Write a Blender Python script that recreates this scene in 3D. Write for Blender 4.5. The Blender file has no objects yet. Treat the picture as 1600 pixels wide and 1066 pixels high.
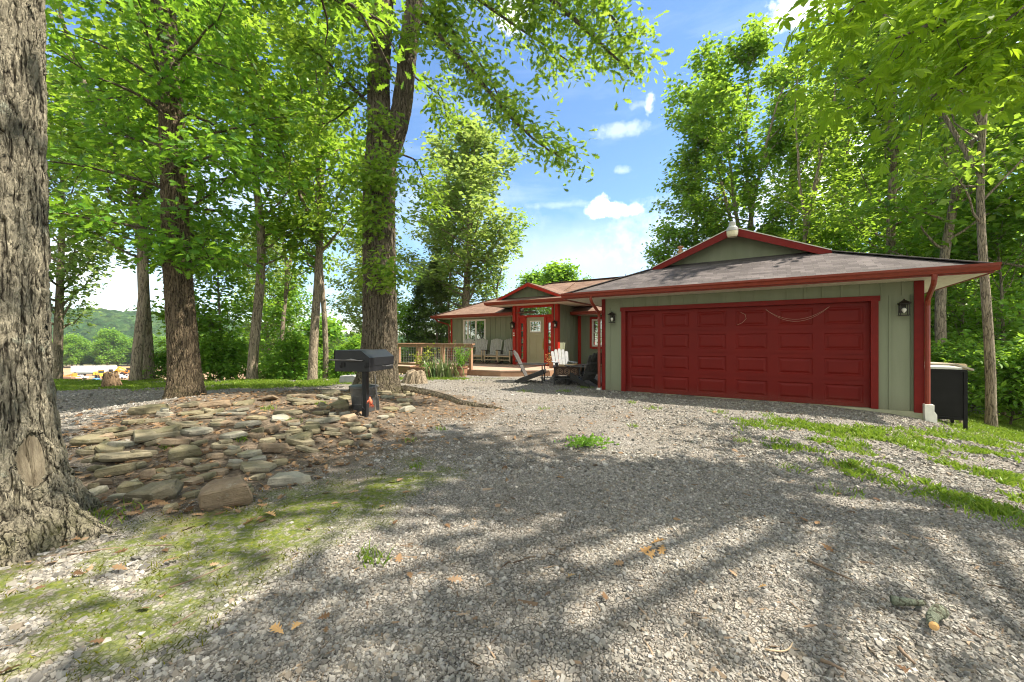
import bpy, bmesh, math, random
import numpy as np
from mathutils import Vector, Matrix, Quaternion

SC = bpy.context.scene
COL = SC.collection
R = math.radians
rnd = random.Random(7)
FPX = 622.2          # focal length in pixels of the 1600 px wide photograph (14 mm lens)
CZ = 1.34            # camera height above the garage floor

# ------------------------------------------------------------------ helpers
def link(o, parent=None):
    COL.objects.link(o)
    if parent is not None:
        o.parent = parent
    return o

def tag(o, label=None, cat=None, group=None, kind=None):
    if label: o['label'] = label
    if cat: o['category'] = cat
    if group: o['group'] = group
    if kind: o['kind'] = kind
    return o

def thing(name, label, cat, loc=(0, 0, 0), rz=0.0, group=None):
    o = bpy.data.objects.new(name, None)
    link(o)
    o.empty_display_size = 0.2
    o.location = loc
    o.rotation_euler = (0, 0, rz)
    return tag(o, label, cat, group)

def copy_tree(root, loc, rz=0.0, scale=None, label=None, group=None):
    r = root.copy(); COL.objects.link(r)
    r.location = loc; r.rotation_euler = (0, 0, rz)
    if scale is not None:
        r.scale = scale if hasattr(scale, '__len__') else (scale,) * 3
    if label: r['label'] = label
    if group: r['group'] = group
    for ch in list(root.children):
        c = ch.copy(); COL.objects.link(c); c.parent = r
        for g in list(ch.children):
            d = g.copy(); COL.objects.link(d); d.parent = c
    return r

class MB:
    """collects faces of ONE mesh object"""
    def __init__(s):
        s.v = []; s.f = []
    def add(s, vs, fs):
        n = len(s.v); s.v += [tuple(p) for p in vs]
        s.f += [tuple(i + n for i in f) for f in fs]
        return s
    def box(s, x0, x1, y0, y1, z0, z1, M=None):
        vs = [(x0,y0,z0),(x1,y0,z0),(x1,y1,z0),(x0,y1,z0),(x0,y0,z1),(x1,y0,z1),(x1,y1,z1),(x0,y1,z1)]
        if M is not None: vs = [M @ Vector(p) for p in vs]
        return s.add(vs, [(3,2,1,0),(4,5,6,7),(0,1,5,4),(1,2,6,5),(2,3,7,6),(3,0,4,7)])
    def beam(s, p0, p1, w, h, up=(0, 0, 1)):
        p0 = Vector(p0); p1 = Vector(p1); d = (p1 - p0); L = d.length; d.normalize()
        up = Vector(up); x = d.cross(up)
        if x.length < 1e-4: x = d.cross(Vector((0, 1, 0)))
        x.normalize(); z = x.cross(d)
        M = Matrix(((x.x, d.x, z.x, p0.x), (x.y, d.y, z.y, p0.y), (x.z, d.z, z.z, p0.z), (0, 0, 0, 1)))
        return s.box(-w / 2, w / 2, 0, L, -h / 2, h / 2, M)
    def tube(s, pts, rad, n=8, caps=True):
        pts = [Vector(p) for p in pts]
        if not hasattr(rad, '__len__'): rad = [rad] * len(pts)
        base = len(s.v); ref = None
        for i, p in enumerate(pts):
            d = (pts[min(i + 1, len(pts) - 1)] - pts[max(i - 1, 0)]).normalized()
            if ref is None:
                ref = d.orthogonal().normalized()
            a = (ref - d * ref.dot(d))
            if a.length < 1e-5: a = d.orthogonal()
            a.normalize(); ref = a; b = d.cross(a)
            for k in range(n):
                t = 2 * math.pi * k / n
                s.v.append(tuple(p + (a * math.cos(t) + b * math.sin(t)) * rad[i]))
        for i in range(len(pts) - 1):
            for k in range(n):
                a0 = base + i * n + k; a1 = base + i * n + (k + 1) % n
                s.f.append((a0, a1, a1 + n, a0 + n))
        if caps:
            s.f.append(tuple(base + k for k in range(n))[::-1])
            s.f.append(tuple(base + (len(pts) - 1) * n + k for k in range(n)))
        return s
    def lathe(s, prof, n=24, c=(0, 0, 0)):
        base = len(s.v)
        for r, z in prof:
            for k in range(n):
                t = 2 * math.pi * k / n
                s.v.append((c[0] + r * math.cos(t), c[1] + r * math.sin(t), c[2] + z))
        for i in range(len(prof) - 1):
            for k in range(n):
                a0 = base + i * n + k; a1 = base + i * n + (k + 1) % n
                s.f.append((a0, a1, a1 + n, a0 + n))
        s.f.append(tuple(base + k for k in range(n))[::-1])
        s.f.append(tuple(base + (len(prof) - 1) * n + k for k in range(n)))
        return s
    def prism(s, poly, axis, a0, a1):
        """poly: 2D outline; axis 'x': poly=(y,z), 'y': poly=(x,z), 'z': poly=(x,y)"""
        f = {'x': lambda p, a: (a, p[0], p[1]), 'y': lambda p, a: (p[0], a, p[1]), 'z': lambda p, a: (p[0], p[1], a)}[axis]
        n = len(poly)
        vs = [f(p, a0) for p in poly] + [f(p, a1) for p in poly]
        fs = [tuple(range(n))[::-1], tuple(range(n, 2 * n))] + [(i, (i + 1) % n, (i + 1) % n + n, i + n) for i in range(n)]
        return s.add(vs, fs)
    def slab(s, poly, t):
        """polygon of 3D points thickened downwards by t"""
        n = len(poly)
        vs = list(poly) + [(p[0], p[1], p[2] - t) for p in poly]
        return s.add(vs, [tuple(range(n)), tuple(range(n, 2 * n))[::-1]] + [(i, i + n, (i + 1) % n + n, (i + 1) % n) for i in range(n)])
    def build(s, name, mat, parent=None, smooth=False, bevel=0.0, loc=None, rot=None, uv=False, label=None):
        me = bpy.data.meshes.new(name)
        me.from_pydata(s.v, [], s.f)
        bm = bmesh.new(); bm.from_mesh(me)
        bmesh.ops.recalc_face_normals(bm, faces=bm.faces)
        bm.to_mesh(me); bm.free()
        me.materials.append(mat)
        if uv:
            ul = me.uv_layers.new(name='UVMap')
            for p in me.polygons:
                nn = p.normal; h = Vector((0, 0, 1)).cross(nn)
                h = h.normalized() if h.length > 1e-3 else Vector((1, 0, 0))
                w = nn.cross(h)
                for li in p.loop_indices:
                    co = me.vertices[me.loops[li].vertex_index].co
                    ul.data[li].uv = (co.dot(h), co.dot(w))
        if smooth:
            for p in me.polygons: p.use_smooth = True
        o = bpy.data.objects.new(name, me)
        link(o, parent)
        if loc is not None: o.location = loc
        if rot is not None: o.rotation_euler = rot
        if bevel:
            m = o.modifiers.new('bevel', 'BEVEL'); m.width = bevel; m.segments = 2; m.limit_method = 'ANGLE'; m.angle_limit = R(35)
        if smooth:
            pass
        if label: o['label'] = label
        return o

def np_mesh(name, V, F, mats, smooth=False, matidx=None):
    V = np.ascontiguousarray(V, dtype=np.float32); F = np.ascontiguousarray(F, dtype=np.int32)
    me = bpy.data.meshes.new(name)
    me.vertices.add(len(V)); me.vertices.foreach_set('co', V.ravel())
    me.loops.add(F.size); me.loops.foreach_set('vertex_index', F.ravel())
    me.polygons.add(len(F)); me.polygons.foreach_set('loop_start', np.arange(0, F.size, F.shape[1], dtype=np.int32))
    if matidx is not None: me.polygons.foreach_set('material_index', np.asarray(matidx, dtype=np.int32))
    me.polygons.foreach_set('use_smooth', np.full(len(F), bool(smooth)))
    me.update(calc_edges=True)
    for m in (mats if isinstance(mats, (list, tuple)) else [mats]): me.materials.append(m)
    return me

def mesh_obj(name, me, parent=None, loc=None):
    o = bpy.data.objects.new(name, me); link(o, parent)
    if loc is not None: o.location = loc
    return o

# ------------------------------------------------------------------ smooth numpy noise
def _hash(i, j, seed):
    n = (i * 374761393 + j * 668265263 + seed * 1442695041) & 0x7fffffff
    n = ((n ^ (n >> 13)) * 1274126177) & 0x7fffffff
    return ((n ^ (n >> 16)) & 0xffff) / 65535.0
def vnoise(x, y, seed=0):
    x = np.asarray(x, float); y = np.asarray(y, float)
    i = np.floor(x).astype(np.int64); j = np.floor(y).astype(np.int64)
    fx = x - i; fy = y - j; fx = fx * fx * (3 - 2 * fx); fy = fy * fy * (3 - 2 * fy)
    a = _hash(i, j, seed); b = _hash(i + 1, j, seed); c = _hash(i, j + 1, seed); d = _hash(i + 1, j + 1, seed)
    return (a * (1 - fx) + b * fx) * (1 - fy) + (c * (1 - fx) + d * fx) * fy
def fbm(x, y, seed=0, o=3):
    s = 0; a = 0.5; t = 0
    for k in range(o):
        s = s + a * vnoise(x * 2 ** k, y * 2 ** k, seed + k); t += a; a *= .5
    return s / t
def sstep(a, b, x):
    t = np.clip((np.asarray(x, float) - a) / (b - a), 0, 1); return t * t * (3 - 2 * t)

# ------------------------------------------------------------------ terrain height
UX, UY = 0.839, -0.545             # along the garage front (to the right)
BX, BY = 0.545, 0.839              # back into the house
LX, LY = 3.03, 10.6                # foot of the garage door's near-left jamb
def SB(X, Y):
    return UX * (X - LX) + UY * (Y - LY), BX * (X - LX) + BY * (Y - LY)
def H(s, b, z=0.0):
    return Vector((LX + s * UX + b * BX, LY + s * UY + b * BY, z))

def G(X, Y):
    X = np.asarray(X, float); Y = np.asarray(Y, float)
    s, b = SB(X, Y)
    z = -0.03 * np.clip(s - 3.5, 0, 4.5) ** 2 - 0.2 * np.clip(s - 8, 0, 55) - .2 * sstep(5.5, 6.7, s) * sstep(-2.5, -.5, b)
    d = np.sqrt(((X + 4.7) / 3.3) ** 2 + ((Y - 6.7) / 3.5) ** 2)
    z = z + 0.26 * (1 - sstep(0.5, 1.02, d))
    z = z - 16 * sstep(-3.5, -8.5, X) * (1 - np.exp(-np.clip(Y - 13.6, 0, 2000) / 45))
    z = z + 0.07 * sstep(11.5, 14.0, Y) * sstep(-7, -4, X) * (1 - sstep(3, 5, X))
    near = 1 - sstep(20, 60, np.hypot(X, Y))
    z = z + near * (0.05 * (fbm(X * .6 + 9, Y * .6, 3) - .5) + 0.025 * (fbm(X * 2.3, Y * 2.3, 5) - .5))
    return z
def g1(x, y): return float(G(np.array([x]), np.array([y]))[0])
def gp(px, py):
    """ground point seen at photograph pixel (px, py)"""
    lo, hi = 0.8, 60.0
    a = (px - 800) / FPX; c = (533 - py) / FPX
    Z = np.concatenate([np.arange(0.8, 30, .02), np.arange(30, 600, .5)])
    diff = (CZ + c * Z) - G(a * Z, Z)
    k = np.argmax(diff < 0)
    Zk = Z[k] if diff[k] < 0 else 60.0
    return Vector((a * Zk, Zk, g1(a * Zk, Zk)))
def P(px, py, Z):
    return Vector(((px - 800) / FPX * Z, Z, CZ + (533 - py) / FPX * Z))

# ------------------------------------------------------------------ materials
def new_mat(name):
    m = bpy.data.materials.new(name); m.use_nodes = True
    nt = m.node_tree; nt.nodes.clear()
    return m, nt
class N:
    def __init__(s, nt): s.nt = nt
    def __call__(s, typ, ins=None, **kw):
        n = s.nt.nodes.new(typ)
        for k, v in kw.items(): setattr(n, k, v)
        for k, v in (ins or {}).items():
            if isinstance(v, bpy.types.NodeSocket): s.nt.links.new(v, n.inputs[k])
            else: n.inputs[k].default_value = v
        return n
    def link(s, a, b): s.nt.links.new(a, b)
    def mix(s, f, a, b, mode='MIX'):
        n = s.nt.nodes.new('ShaderNodeMix'); n.data_type = 'RGBA'; n.blend_type = mode
        for i, v in ((0, f), (6, a), (7, b)):
            if isinstance(v, bpy.types.NodeSocket): s.nt.links.new(v, n.inputs[i])
            else: n.inputs[i].default_value = v if i == 0 else (tuple(v) + (1,) if len(v) == 3 else v)
        return n.outputs[2]
    def ramp(s, f, stops, interp='LINEAR'):
        n = s.nt.nodes.new('ShaderNodeValToRGB'); n.color_ramp.interpolation = interp
        e = n.color_ramp.elements
        while len(e) > 1: e.remove(e[-1])
        for i, (p, c) in enumerate(stops):
            q = e[0] if i == 0 else e.new(p)
            q.position = p; q.color = (c, c, c, 1) if not hasattr(c, '__len__') else tuple(c) + (1,)
        s.nt.links.new(f, n.inputs[0]); return n.outputs[0]
    def math(s, op, a, b=0.0, c=0.0, clamp=False):
        n = s.nt.nodes.new('ShaderNodeMath'); n.operation = op; n.use_clamp = clamp
        for i, v in enumerate((a, b, c)):
            if isinstance(v, bpy.types.NodeSocket): s.nt.links.new(v, n.inputs[i])
            else: n.inputs[i].default_value = v
        return n.outputs[0]
    def noise(s, vec, scale, detail=4, rough=.55, dist=0.0):
        n = s('ShaderNodeTexNoise', {'Scale': scale, 'Detail': detail, 'Roughness': rough, 'Distortion': dist})
        if vec is not None: s.link(vec, n.inputs['Vector'])
        return n.outputs[0]
    def scaled(s, vec, sc):
        n = s('ShaderNodeMapping'); n.inputs['Scale'].default_value = sc; s.link(vec, n.inputs['Vector']); return n.outputs[0]
    def bump(s, h, strength=.3, dist=.02, normal=None):
        n = s('ShaderNodeBump', {'Strength': strength, 'Distance': dist, 'Height': h})
        if normal is not None: s.link(normal, n.inputs['Normal'])
        return n.outputs[0]

def nmat(name, c1, c2, scale=6.0, rough=.7, bump=.15, bscale=40.0, dist=.01, spec=.35, metal=0.0, stretch=(1, 1, 1), island=0.0, detail=5, dirt=None):
    """two-tone noise material with a fine bump"""
    m, nt = new_mat(name); n = N(nt)
    tc = n('ShaderNodeTexCoord').outputs['Object']
    v = n.scaled(tc, stretch)
    f = n.ramp(n.noise(v, scale, detail, .6), [(.32, 0.0), (.68, 1.0)])
    col = n.mix(f, c1, c2)
    if dirt:      # rain-splashed dust low on the wall: (height, strength, colour)
        sz = n('ShaderNodeSeparateXYZ'); n.link(tc, sz.inputs[0])
        e = n.math('ADD', sz.outputs[2], n.math('MULTIPLY', n.noise(n.scaled(tc, (5, 5, 1.2)), 1.0, 5, .7), dirt[0]))
        lo = n.ramp(n.math('DIVIDE', e, dirt[0] * 2.2), [(.2, 1.0), (.75, 0.0)])
        spots = n.ramp(n.noise(tc, 38, 5, .75), [(.45, .25), (.65, 1.0)])
        col = n.mix(n.math('MULTIPLY', n.math('MULTIPLY', lo, spots), dirt[1]), col, dirt[2])
        col = n.mix(n.math('MULTIPLY', n.ramp(n.noise(n.scaled(tc, (3, 3, .35)), 2.2, 6, .7), [(.5, 0.0), (.75, 1.0)]), dirt[1] * .35), col, [x * .6 for x in c1])
    if island:
        g = n('ShaderNodeNewGeometry').outputs['Random Per Island']
        k = n.math('MULTIPLY_ADD', g, island * 2, 1 - island)
        cc = n('ShaderNodeCombineColor', {0: k, 1: k, 2: k}).outputs[0]
        col = n.mix(1.0, col, cc, 'MULTIPLY')
    b = n('ShaderNodeBsdfPrincipled', {'Base Color': col, 'Roughness': rough, 'Metallic': metal, 'Specular IOR Level': spec})
    if bump:
        n.link(n.bump(n.noise(v, bscale, 4, .6), bump, dist), b.inputs['Normal'])
    o = n('ShaderNodeOutputMaterial'); n.link(b.outputs[0], o.inputs[0])
    return m

def leaf_mat(name, cols, trans, tfac=.4, rough=.45, spec=.35):
    m, nt = new_mat(name); n = N(nt)
    g = n('ShaderNodeNewGeometry').outputs['Random Per Island']
    oi = n('ShaderNodeObjectInfo').outputs['Random']
    col = n.ramp(g, [(i / (len(cols) - 1), c) for i, c in enumerate(cols)])
    k = n.math('MULTIPLY_ADD', oi, .36, .82)
    cc = n('ShaderNodeCombineColor', {0: k, 1: n.math('MULTIPLY_ADD', oi, .2, .9), 2: .95}).outputs[0]
    col = n.mix(1.0, col, cc, 'MULTIPLY')
    tcol = n.mix(1.0, n.mix(.5, trans, col), cc, 'MULTIPLY')
    b = n('ShaderNodeBsdfPrincipled', {'Base Color': col, 'Roughness': rough, 'Specular IOR Level': spec})
    t = n('ShaderNodeBsdfTranslucent', {'Color': n.mix(.6, col, trans)})
    mx = n('ShaderNodeMixShader', {0: tfac, 1: b.outputs[0], 2: t.outputs[0]})
    o = n('ShaderNodeOutputMaterial'); n.link(mx.outputs[0], o.inputs[0])
    return m

def bark_mat(name, c_plate, c_plate2, c_furrow, sc=(15, 15, 3.6), disp=.03, lichen=.25, moss=0.0, displace=True):
    """winding vertical furrows, cross cracks, lichen; sc = furrow frequency across, across, along"""
    m, nt = new_mat(name); n = N(nt)
    tc = n('ShaderNodeTexCoord').outputs['Object']
    v = n.scaled(tc, sc)
    def ridge(scale, detail, lo, hi, dist=.35):
        q = n.noise(n.scaled(v, (scale, scale, scale)), .5, detail, .5, dist)
        a = n.math('MULTIPLY', n.math('ABSOLUTE', n.math('SUBTRACT', q, .5)), 2.0)
        return n.ramp(a, [(lo, 0.0), (hi, 1.0)])
    r1 = ridge(1.0, 2.0, .0, .20); r2 = ridge(1.9, 2.0, .0, .22)
    v2 = n.scaled(v, (.8, .8, 1.5))
    wob = n('ShaderNodeTexNoise', {'Scale': .6, 'Detail': 3.0}); n.link(v2, wob.inputs['Vector'])
    va = n('ShaderNodeVectorMath', operation='MULTIPLY_ADD'); n.link(wob.outputs[1], va.inputs[0]); va.inputs[1].default_value = (.9, .9, .9); n.link(v2, va.inputs[2])
    e = n('ShaderNodeTexVoronoi', {'Scale': 1.0, 'Randomness': 1.0}, feature='DISTANCE_TO_EDGE'); n.link(va.outputs[0], e.inputs['Vector'])
    crack = n.ramp(e.outputs['Distance'], [(0.0, 0.0), (.12, 1.0)])
    fine = n.noise(n.scaled(v, (1, 1, 2.2)), 2.6, 6, .72)
    h = n.math('ADD', n.math('MULTIPLY', n.math('MULTIPLY', r1, n.math('MULTIPLY_ADD', r2, .45, .55)), .62), n.math('ADD', n.math('MULTIPLY', crack, .15), n.math('MULTIPLY', fine, .36)))
    f = n.ramp(h, [(.26, 0.0), (.60, 1.0)])
    tone = n.ramp(n.noise(tc, 2.3, 5, .65), [(.3, 0.0), (.7, 1.0)])
    plate = n.mix(tone, c_plate, c_plate2)
    plate = n.mix(n.ramp(fine, [(.4, 0.0), (.7, .55)]), plate, [min(1, c * 1.35) for c in c_plate])
    plate = n.mix(n.ramp(n.noise(v, 1.4, 5, .7), [(.45, 0.0), (.7, .5)]), plate, [c * .55 for c in c_plate2])
    if lichen:
        lf = n.ramp(n.noise(tc, 6.5, 5, .75), [(.60, 0.0), (.70, 1.0)])
        plate = n.mix(n.math('MULTIPLY', lf, lichen), plate, (.36, .40, .32))
    col = n.mix(f, c_furrow, plate)
    if moss:
        z = n('ShaderNodeSeparateXYZ'); n.link(tc, z.inputs[0])
        mf = n.math('MULTIPLY', n.ramp(z.outputs[2], [(0.0, 1.0), (.7, 0.0)]), n.ramp(n.noise(tc, 5.0, 5, .75), [(.45, 0.0), (.66, 1.0)]))
        col = n.mix(n.math('MULTIPLY', mf, moss), col, (.10, .105, .03))
    b = n('ShaderNodeBsdfPrincipled', {'Base Color': col, 'Roughness': .92, 'Specular IOR Level': .15})
    n.link(n.bump(h, .8 if displace else 1.0, disp * .9 if displace else disp), b.inputs['Normal'])
    o = n('ShaderNodeOutputMaterial'); n.link(b.outputs[0], o.inputs[0])
    if displace:
        d = n('ShaderNodeDisplacement', {'Height': h, 'Midlevel': .6, 'Scale': disp}); n.link(d.outputs[0], o.inputs['Displacement'])
        m.displacement_method = 'BOTH'
    return m

def plain(name, c, rough=.5, metal=0.0, spec=.5, coat=0.0):
    return nmat(name, [x * .88 for x in c], [min(1, x * 1.1) for x in c], 9, rough, .05, 60, .004, spec, metal)

MAT = {}
MAT['leaf_oak'] = leaf_mat('oak leaves', [(0.0211, 0.0819, 0.0094), (0.0526, 0.1638, 0.0129), (0.0936, 0.2340, 0.0175), (0.1404, 0.2925, 0.0234), (0.2340, 0.3627, 0.0351)], (0.3978, 0.6552, 0.0468), .5)
MAT['leaf_oak_b'] = leaf_mat('oak leaves lighter', [(0.0351, 0.0994, 0.0140), (0.0819, 0.1930, 0.0211), (0.1404, 0.2632, 0.0292), (0.1989, 0.3276, 0.0374), (0.3159, 0.3978, 0.0585)], (0.4446, 0.6318, 0.0526), .5)
MAT['leaf_poplar'] = leaf_mat('poplar leaves', [(.09, .17, .035), (.15, .25, .055), (.23, .34, .085), (.36, .44, .15)], (.48, .6, .1), .47, .4, .5)
MAT['leaf_forest'] = leaf_mat('forest leaves', [(0.0292, 0.0936, 0.0129), (0.0702, 0.1813, 0.0187), (0.1170, 0.2515, 0.0269), (0.1755, 0.3217, 0.0351), (0.2925, 0.4036, 0.0526)], (0.4446, 0.6552, 0.0468), .5)
MAT['leaf_hickory'] = leaf_mat('hickory leaves', [(.09, .18, .012), (.13, .24, .016), (.17, .30, .02), (.24, .38, .03)], (.52, .74, .03), .58)
MAT['leaf_cedar'] = leaf_mat('cedar sprays', [(.05, .10, .024), (.085, .14, .036), (.13, .20, .05)], (.2, .28, .05), .35)
MAT['leaf_bush'] = leaf_mat('bush leaves', [(0.0702, 0.1872, 0.0211), (0.1228, 0.2632, 0.0328), (0.1989, 0.3627, 0.0491)], (0.4680, 0.7020, 0.0526), .48)
MAT['leaf_yel'] = leaf_mat('yellow green leaves', [(.16, .2, .02), (.22, .26, .03), (.3, .31, .05)], (.5, .55, .06), .4)
MAT['leaf_lime'] = leaf_mat('lime leaves', [(.1, .24, .02), (.14, .3, .03), (.2, .36, .05)], (.35, .6, .05), .4)
MAT['leaf_blade'] = leaf_mat('blade leaves', [(.06, .12, .03), (.12, .17, .06), (.28, .3, .14)], (.25, .32, .08), .3)
MAT['leaf_rust'] = leaf_mat('rust leaves', [(.3, .12, .03), (.38, .18, .05), (.45, .26, .1)], (.5, .25, .06), .35)
MAT['grass'] = leaf_mat('grass blades', [(.07, .15, .012), (.12, .21, .016), (.17, .27, .022), (.26, .31, .06)], (.3, .45, .04), .35)
MAT['dead'] = leaf_mat('dead leaves', [(.10, .055, .03), (.17, .10, .055), (.24, .15, .08), (.30, .2, .13)], (.3, .18, .08), .15, .8, .2)
MAT['bark_grey'] = bark_mat('grey oak bark', (.30, .27, .20), (.215, .19, .14), (.024, .020, .014), (29, 29, 4.6), .040, .5, .5)
MAT['bark_dark'] = bark_mat('dark oak bark', (.20, .155, .10), (.13, .10, .065), (.02, .015, .010), (38, 38, 6), .034, .12, .35)
MAT['bark_mid'] = bark_mat('ridged oak bark', (.215, .18, .13), (.145, .12, .085), (.024, .019, .013), (34, 34, 4.5), .042, .2, .5)
MAT['bark_far'] = bark_mat('forest bark', (0.3510, 0.2925, 0.2145), (0.2470, 0.2015, 0.1430), (0.0780, 0.0624, 0.0455), (30, 30, 4.5), .03, .35, .15, False)
MAT['bark_limb'] = bark_mat('limb bark', (.16, .13, .095), (.10, .08, .058), (.03, .024, .018), (60, 60, 12), .015, .2, 0, False)
# ------------------------------------------------------------------ ground zones (polygons on the ground, in metres)
def zone(poly_px):
    return np.array([tuple(gp(x, y))[:2] for x, y in poly_px])
def inpoly(X, Y, poly):
    ins = np.zeros(X.shape, bool); n = len(poly)
    for i in range(n):
        x0, y0 = poly[i]; x1, y1 = poly[(i + 1) % n]
        c = ((y0 > Y) != (y1 > Y))
        with np.errstate(divide='ignore', invalid='ignore'):
            t = (x1 - x0) * (Y - y0) / (y1 - y0) + x0
        ins ^= c & (X < t)
    return ins
def soft(X, Y, poly, w, seed, k=10):
    """soft, ragged coverage of a polygon"""
    r = np.random.RandomState(seed); acc = 0
    ox = (fbm(X * 1.7, Y * 1.7, seed, 3) - .5) * w * 3; oy = (fbm(X * 1.7 + 50, Y * 1.7, seed + 9, 3) - .5) * w * 3
    for i in range(k):
        a = r.rand() * 6.283; q = r.rand() ** .5 * w
        acc = acc + inpoly(X + ox + math.cos(a) * q, Y + oy + math.sin(a) * q, poly)
    return acc / k
Z_MOSS = zone([(-60, 905), (130, 845), (300, 800), (420, 785), (600, 735), (690, 712), (720, 735), (575, 800), (450, 880), (300, 945), (150, 1010), (-60, 1066)])
Z_SOIL = zone([(60, 760), (85, 690), (170, 645), (300, 620), (480, 608), (640, 608), (740, 622), (800, 640), (700, 660), (650, 690), (570, 712), (480, 765), (400, 805), (300, 812), (180, 812), (20, 850), (-80, 800)])
Z_MIX = zone([(520, 740), (560, 690), (640, 645), (760, 625), (980, 645), (940, 715), (760, 760), (600, 800), (420, 900), (300, 960)])
Z_GRASS_L = np.array([(-40, 10.9), (-9, 11.0), (-6.2, 11.7), (-3.8, 13.0), (-2.0, 13.2), (-.4, 13.4), (-.4, 13.75), (-2.2, 14.0), (-3.6, 13.75), (-5, 14.4), (-9, 17), (-40, 17)])
Z_GRASS_R = zone([(1175, 655), (1330, 668), (1600, 700), (1750, 740), (1750, 850), (1590, 822), (1480, 795), (1330, 745), (1200, 690)])
Z_LAWN_R = zone([(1500, 648), (1900, 640), (1900, 700), (1700, 700), (1490, 675)])

def zone_fields(X, Y):
    patch = fbm(X * 2.6, Y * 2.6, 21, 4)
    moss = soft(X, Y, Z_MOSS, .3, 1) * sstep(.31, .47, .6 * patch + .4 * fbm(X * 8, Y * 8, 77, 3)) * .98
    soil = np.maximum(soft(X, Y, Z_SOIL, .6, 2, 14), soft(X, Y, Z_MIX, .8, 3) * .55 * sstep(.3, .7, fbm(X * 1.3, Y * 1.3, 25, 3)))
    soil = np.maximum(soil, .5 * soft(X, Y, Z_MOSS, .5, 4) * sstep(.35, .65, fbm(X * 1.9, Y * 1.9, 27, 3)))
    s, b = SB(X, Y)
    gl = soft(X, Y, Z_GRASS_L, .3, 5) * sstep(.22, .42, fbm(X * .9, Y * .9, 31, 3))
    gr = soft(X, Y, Z_GRASS_R, .35, 6) * sstep(.42, .62, patch)
    lw = soft(X, Y, Z_LAWN_R, .3, 7)
    grass = np.maximum(np.maximum(gl, gr), lw)
    far = np.maximum(sstep(16.5, 18.5, Y) * sstep(-1, -6, X), np.maximum(sstep(12.0, 14, b), sstep(9.0, 11, s)))
    wood = np.clip(far * (1 - lw), 0, 1)
    sand = sstep(50, 70, Y) * sstep(-10, -30, X) * (1 - sstep(255, 300, Y))
    wood = wood * (1 - sand)
    return grass, moss, soil, wood, sand

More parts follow.
